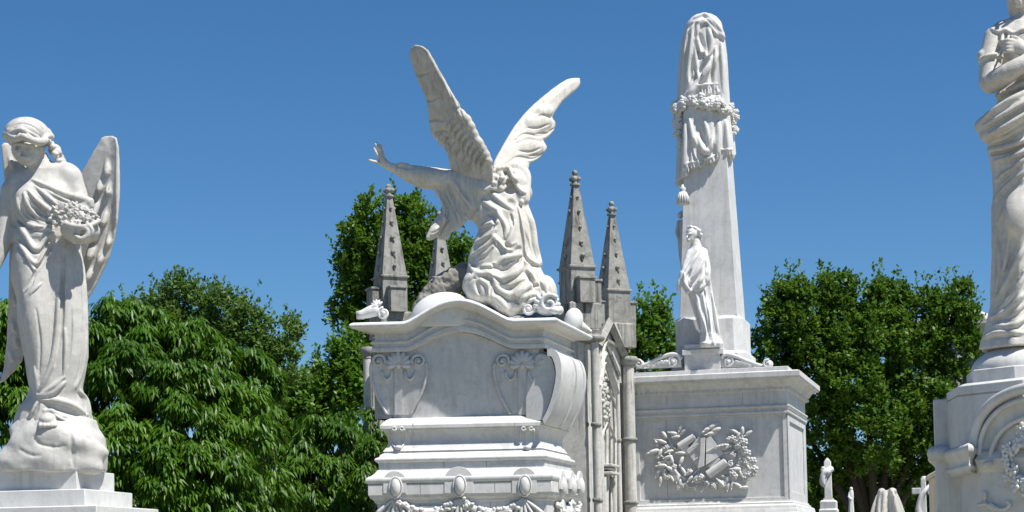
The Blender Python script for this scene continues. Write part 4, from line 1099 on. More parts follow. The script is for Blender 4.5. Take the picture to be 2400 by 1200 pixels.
def build_left_angel():
    root = thing('standing_angel_statue', 'standing winged marble angel with bowed head holding a flower basket at the left edge', 'statue', at(125, 1099, DA))
    mt = M['mourner']
    c = Carve((-75, 264, 232, 1012, -120, 100), DA, 1.9)
    # legs and skirt
    c.loft([(540, 32, 192, 0, 62), (570, 32, 190, 0, 62), (600, 29, 190, 0, 64), (650, 27, 195, 0, 68), (700, 42, 203, 0, 70), (750, 44, 205, -2, 72), (800, 54, 206, -4, 70), (840, 62, 207, -6, 68),
            (880, 68, 199, -8, 66), (910, 74, 192, -8, 64), (940, 66, 200, -6, 66), (965, 55, 208, -4, 70), (1000, 50, 212, 0, 74)], 5,
           folds=((7, 3.0, 1.0, .0022, 600, 860), (13, .8, .4, -.003, 640, 900)))
    # forward (left) knee and thigh pressing the cloth
    c.tube([(85, 620, -28), (88, 740, -58), (112, 900, -50)], [44, 34, 26], 26, sm=5)
    c.tube([(150, 620, -18), (165, 760, -32), (160, 900, -34)], [40, 34, 28], 24, sm=5)
    # torso
    c.loft([(405, 60, 150, 4, 30), (420, 38, 172, 4, 40), (440, 24, 184, 2, 48), (470, 24, 188, 0, 54), (500, 30, 186, 0, 56), (530, 34, 186, 0, 56), (560, 32, 190, 0, 60)], 14)
    c.ell((70, 470, -44), (34, 22, 32), 20); c.ell((128, 478, -44), (34, 22, 32), 20)
    # neck, shoulders, arms
    c.tube([(92, 372, -4), (104, 412, 2)], [17, 26], 10)
    c.tube([(100, 405, 0), (152, 410, 2), (166, 418, 0)], [26, 30, 26], 14)
    c.tube([(162, 412, 0), (178, 450, 0), (190, 492, -12)], [27, 25, 23], 8, sm=4)
    c.tube([(192, 490, -12), (186, 520, -44), (160, 545, -66)], [23, 20, 15], 8, sm=3)
    c.tube([(90, 410, 0), (46, 428, 0), (30, 446, 0)], [26, 27, 25], 14)
    c.tube([(30, 446, 0), (14, 510, -6), (8, 560, -12), (-22, 640, -30)], [26, 24, 22, 16], 8, sm=4)
    c.tube([(-22, 640, -30), (-34, 672, -34)], [14, 11], 5)
    for k in range(4): c.tube([(-40 + k * 7, 672, -34), (-44 + k * 7, 692, -37 + k), (-42 + k * 7, 708, -33)], [4.5, 4.2, 3.2], 2)
    c.tube([(-20, 664, -38), (-14, 684, -44)], [5, 4], 2)
    # robe over the chest: bands and swags
    c.fold([(76, 421), (110, 436), (150, 453), (190, 464), (214, 470)], 6, .75)
    c.tube([(178, 462, -34), (204, 470, -26), (212, 482, -22)], [9, 10, 8], 6, sm=3); c.tube([(196, 480, -30), (214, 470, -24), (216, 490, -20)], [6, 6, 4], 4, sm=3)
    for pts, r in (([(56, 452), (66, 480), (88, 506), (126, 519)], 6), ([(40, 466), (48, 492), (76, 516), (120, 528)], 6.5), ([(36, 486), (52, 514), (84, 532), (122, 536)], 6), ([(66, 446), (88, 470), (118, 494), (140, 508)], 5.5),
                   ([(82, 436), (106, 456), (134, 480)], 4.5), ([(40, 520), (60, 552), (84, 584), (106, 562), (124, 545)], 6.5), ([(34, 545), (54, 584), (84, 618), (104, 590), (126, 556)], 5),
                   ([(60, 600), (84, 634), (96, 620)], 4), ([(100, 440), (130, 458), (168, 476)], 3.5)):
        c.fold(pts, r, .62)
    for pts, r in (([(126, 558), (108, 602), (84, 640), (56, 680)], 5), ([(48, 480), (60, 504), (90, 522)], 3.5), ([(62, 462), (80, 488), (112, 508)], 3.5), ([(44, 508), (70, 534), (110, 534)], 3.2), ([(150, 585), (147, 650), (140, 740)], 5), ([(76, 470), (100, 492), (126, 506)], 2.6)):
        c.groove(pts, r)
    for pts, r in (([(138, 690), (134, 780), (122, 850), (94, 915)], 7), ([(152, 770), (154, 820), (150, 884)], 4.5), ([(196, 620), (201, 700), (201, 800), (192, 870), (178, 908)], 5), ([(80, 860), (86, 890), (88, 932)], 5), ([(150, 884), (124, 906), (96, 924)], 5.5), ([(70, 690), (84, 676), (96, 664)], 3.5)):
        c.fold(pts, r, .58)
    for pts, r in (([(148, 640), (146, 720), (140, 790), (128, 856)], 5.5), ([(84, 720), (94, 800), (92, 880)], 3.2), ([(168, 720), (166, 800), (158, 860)], 2.8), ([(84, 640), (72, 670), (58, 690)], 3)):
        c.groove(pts, r)
    # hem gathered over the foot
    c.loft([(925, 72, 196, -2, 62), (950, 50, 208, 0, 74), (975, 40, 214, 4, 80), (1000, 34, 222, 6, 84)], 10, folds=((11, 4, .5, .004, 930, 990),))
    for pts, r in (([(90, 934), (130, 938), (172, 950), (206, 974)], 7), ([(86, 926), (120, 922), (152, 896)], 6), ([(104, 962), (140, 976), (180, 988), (210, 984)], 6.5), ([(95, 980), (118, 962), (146, 980), (190, 992)], 5), ([(186, 914), (204, 940), (212, 976)], 6), ([(88, 940), (76, 968), (60, 990)], 6)):
        c.fold(pts, r, .65)
    c.groove([(110, 950), (150, 962), (190, 976)], 6); c.groove([(130, 968), (165, 984), (196, 990)], 5); c.groove([(92, 944), (84, 966), (74, 985)], 4)
    # bare foot
    c.ell((112, 986, -84), (20, 24, 16), 6)
    for k in range(5): c.tube([(96 + k * 8.5, 988 + abs(k - 2) * 1, -92), (95 + k * 8.5, 998, -108 + abs(k - 1) * 2)], [6, 5.2 if k else 6], 2.5)
    # bowed head in the shade of its hair
    c.tube([(92, 366, -8), (102, 400, 0)], [18, 22], 8)
    c.ell((64, 348, -24), (37, 36, 38), 3); c.ell((65, 372, -34), (22, 24, 17), 8); c.ell((66, 382, -42), (9, 9, 7), 5)
    c.ell((40, 345, -56), (10, 9, 5), 3, cut=True); c.ell((64, 346, -62), (11, 8, 5), 3, cut=True)
    c.tube([(50, 342, -58), (45, 354, -65), (44, 360, -64)], [4, 4.6, 5.5], 3)
    c.tube([(30, 340, -46), (46, 338, -60), (60, 339, -62), (76, 341, -54)], [3, 4, 4, 3], 3)
    c.tube([(46, 369, -58), (54, 368, -60), (62, 370, -57)], [2.2, 3, 2.2], 1.5); c.tube([(48, 374, -57), (55, 375, -58), (61, 374, -56)], [2.2, 3, 2.2], 1.5)
    c.tube([(98, 346, -30), (104, 356, -26)], [5, 4], 3)
    # hair: smooth crown, wavy fringe, curls at the nape
    c.ell((64, 316, -12), (53, 58, 41), 5, rot=-5)
    c.tube([(11, 319, -20), (17, 315, -44), (28, 319, -62), (40, 325, -72), (52, 319, -78), (64, 323, -80), (78, 330, -76), (92, 333, -62), (104, 330, -44), (110, 320, -24)], [7, 8, 8.5, 8, 9, 8.5, 8.5, 9, 9, 9], 3, sm=4)
    c.tube([(20, 306, -52), (34, 309, -66), (46, 304, -72), (60, 308, -76), (74, 316, -74), (88, 322, -62)], [6, 7, 7.5, 7, 7, 6], 4, sm=4)
    for pts in ([(18, 312), (32, 315), (44, 308), (56, 312), (68, 322)], [(42, 318), (52, 310), (62, 314)], [(68, 312), (80, 320), (92, 326)], [(30, 296), (50, 290), (76, 296), (96, 312)], [(40, 284), (62, 279), (88, 290), (104, 306)], [(24, 306), (40, 298), (60, 300)]):
        c.groove(pts, 2.2, .6)
    for (x, y, d_, r) in ((112, 308, -6, 9), (117, 318, -4, 10), (112, 330, -18, 9), (118, 334, 0, 9), (122, 344, -10, 10), (132, 348, 0, 11), (136, 356, -8, 9), (130, 362, -14, 9), (140, 366, 2, 10), (146, 376, 2, 9), (138, 378, -8, 9), (147, 386, 4, 7), (124, 356, 4, 10)):
        c.ell((x, y, d_), (r * 1.2, r, r * .85), 2.5, rot=-38)
    for pts in ([(112, 322), (120, 326)], [(122, 350), (136, 346)], [(130, 368), (142, 362)], [(136, 382), (148, 378)]): c.groove(pts, 2.2)
    c.noise(.35, 14, 3)
    c.build('robed_figure', mt, root)
    # rock under the feet
    c = Carve((-40, 930, 262, 1112, -135, 120), DA, 2.9)
    c.loft([(985, 45, 222, 8, 84), (1005, 40, 228, 6, 92), (1030, 34, 243, 4, 100), (1060, 12, 248, 2, 106), (1085, 2, 248, 2, 108), (1106, 0, 246, 2, 108)], 6, power=2.6)
    for (x, y, d_, r) in ((62, 1042, -66, 30), (28, 1080, -62, 30), (104, 1024, -78, 34), (170, 1036, -80, 40), (214, 1056, -58, 36), (120, 1078, -84, 40), (200, 1090, -68, 36), (126, 1006, -80, 26), (48, 1012, -36, 22)):
        c.ell((x, y, d_), (r * 1.15, r * .7, r * .6), 24, rot=-14)
    for pts in ([(78, 1022), (92, 1040), (126, 1048), (152, 1044)], [(44, 1052), (70, 1066), (96, 1068)], [(166, 1016), (168, 1050), (172, 1094)], [(196, 1022), (224, 1032)]):
        c.groove(pts, 3, .5, 5)
    c.noise(2, 34, 7); c.noise(.6, 10, 8)
    c.build('rock_base', mt, root)
    # wings
    def feathers(c, rows):
        for pts, r in rows: c.fold(pts, r, .7, r * .8)
    c = Carve((165, 310, 292, 712, -20, 150), DA, 1.75)
    th = lambda q: 5 + 5 * np.clip(q / 26, 0, 1)
    c.plate([(238, 324), (248, 319), (264, 319), (274, 324), (279, 345), (281, 400), (281, 455), (277, 515), (268, 565), (256, 605), (238, 645), (222, 676), (205, 704), (188, 704), (184, 600), (178, 470), (184, 425), (194, 400), (210, 372), (224, 348)],
            lambda x, y: 62 + (280 - x) * .28 - np.clip((x - 255) / 25, 0, 1) ** 2 * 10, th, 3, 4)
    # overlapping feather tips, each a tongue that stands off at its end
    for (x, y, l, w, a) in ((252, 392, 34, 11, 82), (238, 432, 34, 12, 62), (256, 440, 30, 10, 72), (246, 508, 36, 12, 70), (226, 486, 34, 12, 60), (238, 600, 34, 12, 66), (216, 588, 36, 13, 62), (226, 548, 32, 11, 66), (212, 640, 32, 11, 60), (256, 560, 28, 9, 72)):
        d_ = c.front(x, y)
        dx, dy = math.cos(R(a)) * l * .5, math.sin(R(a)) * l * .5
        c.tube([(x + dx, y - dy, d_ + 5), (x, y, d_ + 1), (x - dx * .7, y + dy * .8, d_ - 5), (x - dx, y + dy, d_ - 6)], [w * .5, w * .8, w * .65, w * .3], 4, sm=3)
    for pts in ([(270, 345), (268, 420), (262, 500), (246, 570)], [(256, 420), (250, 470), (236, 520)], [(262, 470), (254, 530), (236, 590), (216, 640)]): c.groove(pts, 2, .4)
    c.noise(.5, 12, 4)
    c.build('wing', mt, root)
    c = Carve((-15, 325, 100, 905, -10, 130), DA, 1.9)
    c.plate([(3, 341), (10, 334), (24, 337), (44, 364), (66, 398), (84, 430), (84, 700), (62, 800), (52, 845), (36, 868), (10, 893), (-2, 899), (8, 868), (16, 800), (20, 700), (22, 600), (18, 480), (10, 420)],
            lambda x, y: 60 + (x - 10) * .25, th, 3, 4)
    for (x, y, a) in ((26, 380, 110), (30, 640, 95), (36, 700, 95), (30, 760, 100), (38, 800, 105), (26, 830, 105)):
        d_ = c.front(x, y); dx, dy = math.cos(R(a)) * 14, math.sin(R(a)) * 14
        c.tube([(x + dx, y - dy, d_ + 3), (x, y, d_ + 1), (x - dx, y + dy, d_ - 3)], [3, 6, 5], 3)
    c.noise(.5, 12, 5)
    c.build('wing', mt, root)
    # basket and flowers
    c = Carve((100, 470, 258, 590, -150, -10), DA, 1.5)
    c.ell((188, 540, -74), (46, 36, 32), 3, rot=-6)
    c.ell((188, 506, -74), (60, 50, 22), 4, cut=True)
    for k in range(5):
        a = -.9 + k * .42
        c.tube([(188 + 44 * math.sin(a), 520, -74 - 36 * math.cos(a)), (188 + 38 * math.sin(a), 546, -74 - 32 * math.cos(a)), (184 + 14 * math.sin(a), 568, -74 - 14 * math.cos(a))], [4, 5, 4], 3, sm=3)
    c.tube([(146, 520, -92), (170, 530, -112), (206, 530, -112), (232, 518, -92)], 5.5, 2, sm=4)
    c.tube([(176, 552, -108), (190, 560, -113), (204, 552, -113), (206, 540, -113), (196, 534, -114), (184, 540, -113)], [5, 6, 6, 5.5, 5, 3.5], 2, sm=4)
    c.tube([(206, 526, -112), (216, 540, -112), (210, 556, -108), (190, 568, -98)], [5, 5, 5, 4], 2, sm=4)
    rnd = random.Random(5)
    spots = [(118, 498, -62), (128, 488, -70), (136, 500, -78), (124, 512, -72), (142, 512, -84), (134, 524, -80), (150, 496, -84), (160, 484, -84), (174, 478, -84), (186, 486, -90), (198, 492, -92), (210, 498, -90), (220, 506, -86), (168, 500, -96), (182, 504, -104), (196, 510, -106), (212, 514, -100), (228, 514, -82), (176, 490, -96), (156, 510, -96), (150, 524, -98)]
    for (x, y, d_) in spots:
        rr = rnd.uniform(6.5, 9)
        for k in range(5):
            a = R(72 * k + rnd.uniform(0, 40)); c.ell((x + math.cos(a) * rr * .8, y + math.sin(a) * rr * .7, d_ - rnd.uniform(0, 4)), (rr * .62, rr * .5, rr * .52), 1.5, rot=math.degrees(-a))
        c.ell((x, y, d_ - 5), (rr * .35,) * 3, 1.5)
    c.build('flower_basket', mt, root)
    return root
build_left_angel()

# ---------------------------------------------------------------- centre: kneeling angel on the tomb
DC = 25.45
def build_centre_angel():
    mt = M['angel']
    root = thing('kneeling_angel_statue', 'kneeling winged marble angel with outstretched arm on top of the arched tomb', 'statue', at(1190, 735, DC))
    # --- body and drapery
    c = Carve((990, 378, 1325, 748, -95, 110), DC, 1.5)
    c.loft([(430, 1150, 1226, 0, 34), (455, 1138, 1232, 0, 42), (480, 1128, 1236, 0, 48), (500, 1126, 1244, -4, 52), (525, 1128, 1254, -6, 56), (560, 1115, 1257, -8, 60), (600, 1100, 1263, -10, 64), (630, 1097, 1268, -10, 66), (650, 1092, 1278, -12, 70), (680, 1090, 1288, -14, 74), (705, 1108, 1294, -16, 74), (728, 1150, 1270, -22, 64)], 6,
           folds=((7, 3.5, 2.0, .004, 480, 640), (13, 1.2, .3, -.005, 500, 660)))
    # lap and spread hem
    c.ell((1120, 668, -30), (36, 44, 34), 12); c.ell((1130, 690, -46), (36, 34, 30), 14)
    c.ell((1230, 680, -34), (54, 46, 40), 14); c.ell((1192, 714, -60), (34, 26, 24), 14, rot=-20); c.tube([(1160, 690, -62), (1180, 716, -68), (1196, 732, -66)], [22, 18, 10], 10)
    c.ell((1282, 690, -10), (24, 40, 44), 12)
    # broad back leaning to the left
    c.tube([(1176, 530, 6), (1136, 474, 22), (1092, 440, 34)], [52, 46, 36], 12, sm=4)
    # shoulders and the bowed, veiled head seen from behind
    c.tube([(1140, 446, -6), (1188, 440, 4), (1222, 452, 4)], [30, 34, 26], 12)
    c.ell((1206, 432, -8), (30, 32, 36), 8); c.ell((1222, 462, -22), (16, 20, 24), 8)
    c.tube([(1186, 400, 0), (1214, 396, -4), (1232, 410, -10), (1234, 440, -16), (1232, 468, -22)], [14, 16, 12, 10, 9], 8, sm=4)
    c.ell((1196, 437, -36), (17, 18, 20), 4, rot=-15, cut=True); c.ell((1200, 474, -52), (14, 12, 12), 4, cut=True); c.ell((1223, 474, -42), (6, 6, 7), 2)
    # outstretched arm with sleeve
    c.tube([(1146, 440, 6), (1090, 426, 30), (1040, 421, 44)], [36, 30, 24], 14, sm=3)
    # hanging sleeve
    sl_ = lambda x, y: 46 - (x - 1035) * .40
    c.plate([(1012, 440), (1060, 420), (1128, 440), (1132, 486), (1116, 513), (1098, 505), (1092, 520), (1074, 537), (1056, 546), (1048, 561), (1026, 560), (1024, 556), (1010, 563), (998, 556), (1014, 522), (1034, 496), (1032, 472)], sl_, 10, 12, 7, sm=3)
    for pts, r in (([(1040, 425), (1056, 460), (1072, 492), (1080, 520)], 6), ([(1062, 424), (1090, 462), (1108, 490)], 6), ([(1026, 448), (1042, 480), (1040, 505), (1022, 540)], 6), ([(1090, 505), (1106, 514), (1116, 502), (1124, 490)], 5), ([(1030, 520), (1018, 540), (1004, 556)], 4), ([(1052, 520), (1040, 545), (1034, 556)], 4)):
        c.fold(pts, r, .62)
    for pts, r in (([(1050, 430), (1062, 466), (1076, 500)], 4.5), ([(1034, 455), (1048, 486), (1046, 512)], 4), ([(1078, 440), (1100, 470)], 3.5), ([(1026, 515), (1024, 552)], 3)):
        c.groove(pts, r)
    c.tube([(1034, 514, 22), (1018, 538, 10), (1005, 557, 6)], [13, 11, 7], 5, sm=3); c.fold([(1030, 530), (1014, 544)], 3.5, .7); c.fold([(1028, 540), (1010, 552)], 3, .7)
    # drapery ridges read off the folds
    for pts, r in (([(1127, 502), (1131, 474), (1150, 484), (1168, 497), (1168, 522), (1156, 554)], 6), ([(1150, 450), (1172, 470), (1200, 490)], 6), ([(1214, 486), (1224, 540), (1228, 588), (1242, 610), (1268, 621)], 7), ([(1236, 484), (1250, 530), (1256, 576), (1268, 614)], 7),
                   ([(1128, 530), (1150, 524), (1166, 520)], 5), ([(1116, 568), (1140, 556), (1160, 538)], 6), ([(1156, 552), (1172, 574), (1188, 584), (1212, 574)], 7), ([(1206, 520), (1196, 556), (1188, 572)], 6), ([(1108, 596), (1134, 580), (1158, 556)], 5), ([(1176, 612), (1204, 600), (1226, 594)], 7),
                   ([(1140, 634), (1172, 654), (1214, 634), (1232, 604)], 8), ([(1160, 660), (1174, 682), (1204, 692), (1244, 668)], 8), ([(1148, 692), (1172, 706), (1190, 730)], 7), ([(1234, 606), (1248, 654), (1270, 664)], 7), ([(1100, 620), (1118, 640), (1150, 640)], 6), ([(1094, 660), (1108, 646), (1120, 650)], 5),
                   ([(1254, 630), (1272, 660), (1282, 690)], 6), ([(1222, 700), (1250, 690), (1276, 700)], 6), ([(1126, 655), (1146, 672), (1150, 705)], 6), ([(1168, 500), (1186, 530), (1184, 556)], 5), ([(1180, 600), (1160, 620), (1130, 624)], 5)):
        c.fold(pts, r * .9, .54, r * 1.15)
    for pts, r in (([(1212, 488), (1218, 524), (1223, 560), (1227, 596), (1245, 617), (1266, 627)], 5), ([(1185, 574), (1200, 580), (1214, 572)], 7), ([(1232, 638), (1244, 650), (1254, 658)], 7), ([(1152, 652), (1151, 672), (1148, 694)], 4), ([(1144, 500), (1158, 508), (1158, 524)], 6), ([(1190, 596), (1210, 588), (1218, 580)], 6), ([(1164, 566), (1178, 586), (1200, 592)], 5), ([(1152, 618), (1176, 632), (1206, 620), (1222, 600)], 5), ([(1168, 668), (1196, 676), (1232, 656)], 5), ([(1156, 648), (1180, 664)], 4), ([(1128, 545), (1150, 535)], 4), ([(1118, 612), (1140, 600), (1156, 580)], 4), ([(1238, 640), (1252, 676)], 5), ([(1200, 694), (1216, 712)], 5), ([(1116, 660), (1124, 690)], 5), ([(1226, 520), (1238, 570), (1250, 604)], 4), ([(1196, 500), (1202, 530)], 4)):
        c.groove(pts, r)
    # knotted scarf between the wings
    for pts, r in (([(1160, 396), (1174, 410), (1168, 430), (1150, 440), (1136, 448)], 7), ([(1172, 392), (1190, 398), (1206, 404)], 6), ([(1150, 440), (1170, 444), (1186, 436), (1200, 424)], 5), ([(1176, 404), (1180, 424), (1172, 440)], 6), ([(1196, 400), (1206, 424), (1220, 446), (1232, 452)], 5)):
        c.fold(pts, r, .7)
    for (x, y, r) in ((1160, 402, 9), (1170, 396, 8), (1180, 402, 9), (1162, 416, 8), (1176, 418, 8), (1190, 394, 8), (1158, 430, 7)):
        d_ = c.front(x, y); c.ell((x, y, d_), (r, r, r * .8), 3, rot=30)
    c.noise(.3, 12, 2)
    c.build('draped_body', mt, root)
    # --- forearm and hand
    c = Carve((850, 325, 1075, 455, 5, 130), DC, 1.3)
    # sleeve end and upper arm
    c.tube([(1052, 421, 42), (1008, 416, 50), (970, 410, 56), (944, 403, 58)], [24, 25, 23, 14], 6, sm=4)
    c.tube([(985, 430, 54), (1010, 432, 50)], [10, 12], 10)
    c.tube([(950, 405, 57), (926, 396, 51), (908, 388, 49)], [12.5, 11, 9.5], 4, sm=4)
    c.tube([(908, 388, 49), (898, 378, 48), (892, 366, 47)], [9, 10, 9], 3, sm=3)
    c.fold([(930, 385), (948, 386), (966, 391)], 5, .8)
    # fingers: four raised, thumb to the left
    c.tube([(893, 366, 51), (892, 354, 49), (888, 344, 47), (882, 335, 45)], [4.4, 4.0, 3.6, 2.6], 1.2, sm=3)
    c.tube([(890, 366, 45), (888, 352, 41), (884, 343, 39), (880, 338, 38)], [4.4, 4.0, 3.5, 2.6], 1.0, sm=3)
    c.tube([(895, 367, 55), (897, 355, 57), (894, 346, 55), (890, 340, 53)], [4.2, 3.8, 3.4, 2.6], 1.0, sm=3)
    c.tube([(888, 370, 40), (882, 360, 35), (879, 352, 33), (877, 348, 32)], [3.8, 3.4, 3.0, 2.4], 1.0, sm=3)
    c.tube([(894, 384, 45), (884, 381, 41), (874, 378, 38), (866, 376, 37)], [5.2, 4.4, 3.8, 2.8], 2, sm=3)
    c.noise(.4, 5, 2)
    c.build('outstretched_arm', mt, root)
    # --- left wing (its shaded underside faces us)
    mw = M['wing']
    c = Carve((950, 96, 1168, 440, -230, 130), DC, 1.7)
    pl = lambda x, y: -14 - .75 * (x - 1110) - .42 * (400 - y)
    th = lambda q: 5.5 + 4.5 * np.clip(q / 30, 0, 1)
    L = [(973, 105), (964, 112), (960, 128), (966, 152), (976, 180), (988, 208), (1000, 238), (1005, 280), (1012, 315), (1024, 330), (1038, 340), (1050, 362), (1056, 396), (1078, 412), (1110, 424), (1150, 432), (1156, 408), (1153, 384), (1143, 360), (1133, 338), (1120, 314), (1108, 288), (1092, 268), (1078, 250), (1060, 222), (1040, 187), (1022, 153), (1004, 120), (990, 108)]
    c.plate(L, pl, th, 3, 5, sm=2)
    # leading-edge roll with its lobes
    e = [(1004, 120), (1022, 153), (1040, 187), (1060, 222), (1076, 248)]
    c.tube([(x - 4, y, pl(x - 4, y) - 6) for x, y in e], [4, 5, 6, 6, 6], 4, sm=4)
    for (x, y, r) in ((1070, 262, 10), (1082, 268, 11), (1094, 280, 11), (1104, 296, 10), (1112, 312, 9), (1116, 326, 10), (1124, 334, 10), (1132, 348, 9), (1140, 362, 9), (1146, 376, 8)):
        c.ell((x, y, pl(x, y) - 7), (r, r * .8, r * 1.3), 4, rot=32)
    # feather rows on the underside
    def row(c, pts, r): c.fold(pts, r, .55, r)
    for pts in ([(968, 170), (980, 176), (994, 174), (1006, 168)], [(992, 232), (1004, 236), (1020, 232), (1032, 226)], [(1002, 284), (1020, 280), (1040, 284)], [(1012, 312), (1034, 306), (1056, 310)]):
        c.groove(pts, 3)
    for k in range(9):
        x0, y0 = 1048 + k * 10, 290 + k * 12
        c.fold([(x0 + 16, y0 - 14), (x0 + 6, y0 + 4), (x0 + 4, y0 + 22)], 5, .6)
    for k in range(6):
        x0, y0 = 1030 + k * 14, 318 + k * 14
        c.fold([(x0 + 10, y0 - 10), (x0 + 2, y0 + 8), (x0 + 3, y0 + 24)], 4.5, .55)
    for k in range(5):
        c.groove([(1012 + k * 11, 180 + k * 2), (1032 + k * 10, 240), (1046 + k * 11, 292)], 2.2, .35)
    c.noise(.7, 14, 6)
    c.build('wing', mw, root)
    # --- right wing (sunlit)
    c = Carve((1145, 172, 1372, 425, -60, 190), DC, 1.45)
    pr = lambda x, y: 20 + .50 * (x - 1175) + .22 * (400 - y)
    Rr = [(1359, 182), (1346, 182), (1328, 186), (1300, 204), (1270, 228), (1238, 257), (1210, 290), (1190, 321), (1173, 351), (1157, 382), (1158, 402), (1190, 412), (1226, 404), (1238, 398), (1241, 384), (1258, 375), (1276, 358), (1282, 344), (1274, 330), (1282, 325), (1298, 306), (1302, 286), (1294, 275), (1306, 255), (1318, 238), (1336, 222), (1353, 207), (1360, 194)]
    c.plate(Rr, pr, th, 3, 5, sm=2)
    for (x, y, rx, rz, rot) in ((1262, 288, 36, 20, 10), (1242, 346, 36, 20, 8), (1212, 388, 26, 14, 5), (1276, 262, 26, 16, 30)):
        d_ = pr(x, y) - 9; c.ell((x, y, d_), (rx, 9, rz), 5, rot=rot, yaw=26)
    for pts in ([(1300, 300), (1270, 318), (1230, 314), (1206, 330)], [(1278, 356), (1250, 372), (1214, 368), (1186, 384)], [(1272, 332), (1240, 326), (1212, 336)], [(1294, 276), (1272, 270), (1250, 276)], [(1236, 396), (1206, 400), (1180, 398)], [(1290, 290), (1262, 300), (1236, 300)], [(1270, 346), (1244, 356), (1216, 354)], [(1264, 362), (1240, 366)], [(1282, 312), (1256, 314)]):
        c.groove(pts, 3.2, .45)
    c.noise(.5, 14, 7)
    c.build('wing', mt, root)
    # --- grey rock beside the knees
    c = Carve((965, 600, 1130, 745, -60, 110), DC, 1.7)
    c.tube([(985, 722, 30), (1010, 696, 34), (1045, 668, 38), (1080, 650, 40), (1108, 652, 40)], [18, 26, 30, 30, 26], 8, sm=4)
    c.tube([(1060, 648, 34), (1076, 634, 32), (1084, 622, 32), (1076, 618, 32), (1072, 624, 32)], [8, 7, 5, 4, 3], 3, sm=3)
    c.tube([(1012, 676, 20), (1022, 666, 18), (1024, 654, 18), (1016, 652, 18)], [8, 6, 5, 3.5], 3, sm=3)
    c.noise(3.5, 12, 3); c.noise(2, 5, 4)
    c.build('rock', M['mossrock'], root)
    return root
build_centre_angel()

def lid_mound():
    c = Carve((950, 670, 1125, 760, -60, 60), 25.2, 2.4)
    c.ell((1040, 744, 0), (78, 42, 60), 2, rot=6)
    o = c.build('rounded_slab', M['clean'], None)
    tag(o, 'smooth white rounded slab on the arched lid left of the kneeling angel', 'slab')
lid_mound()

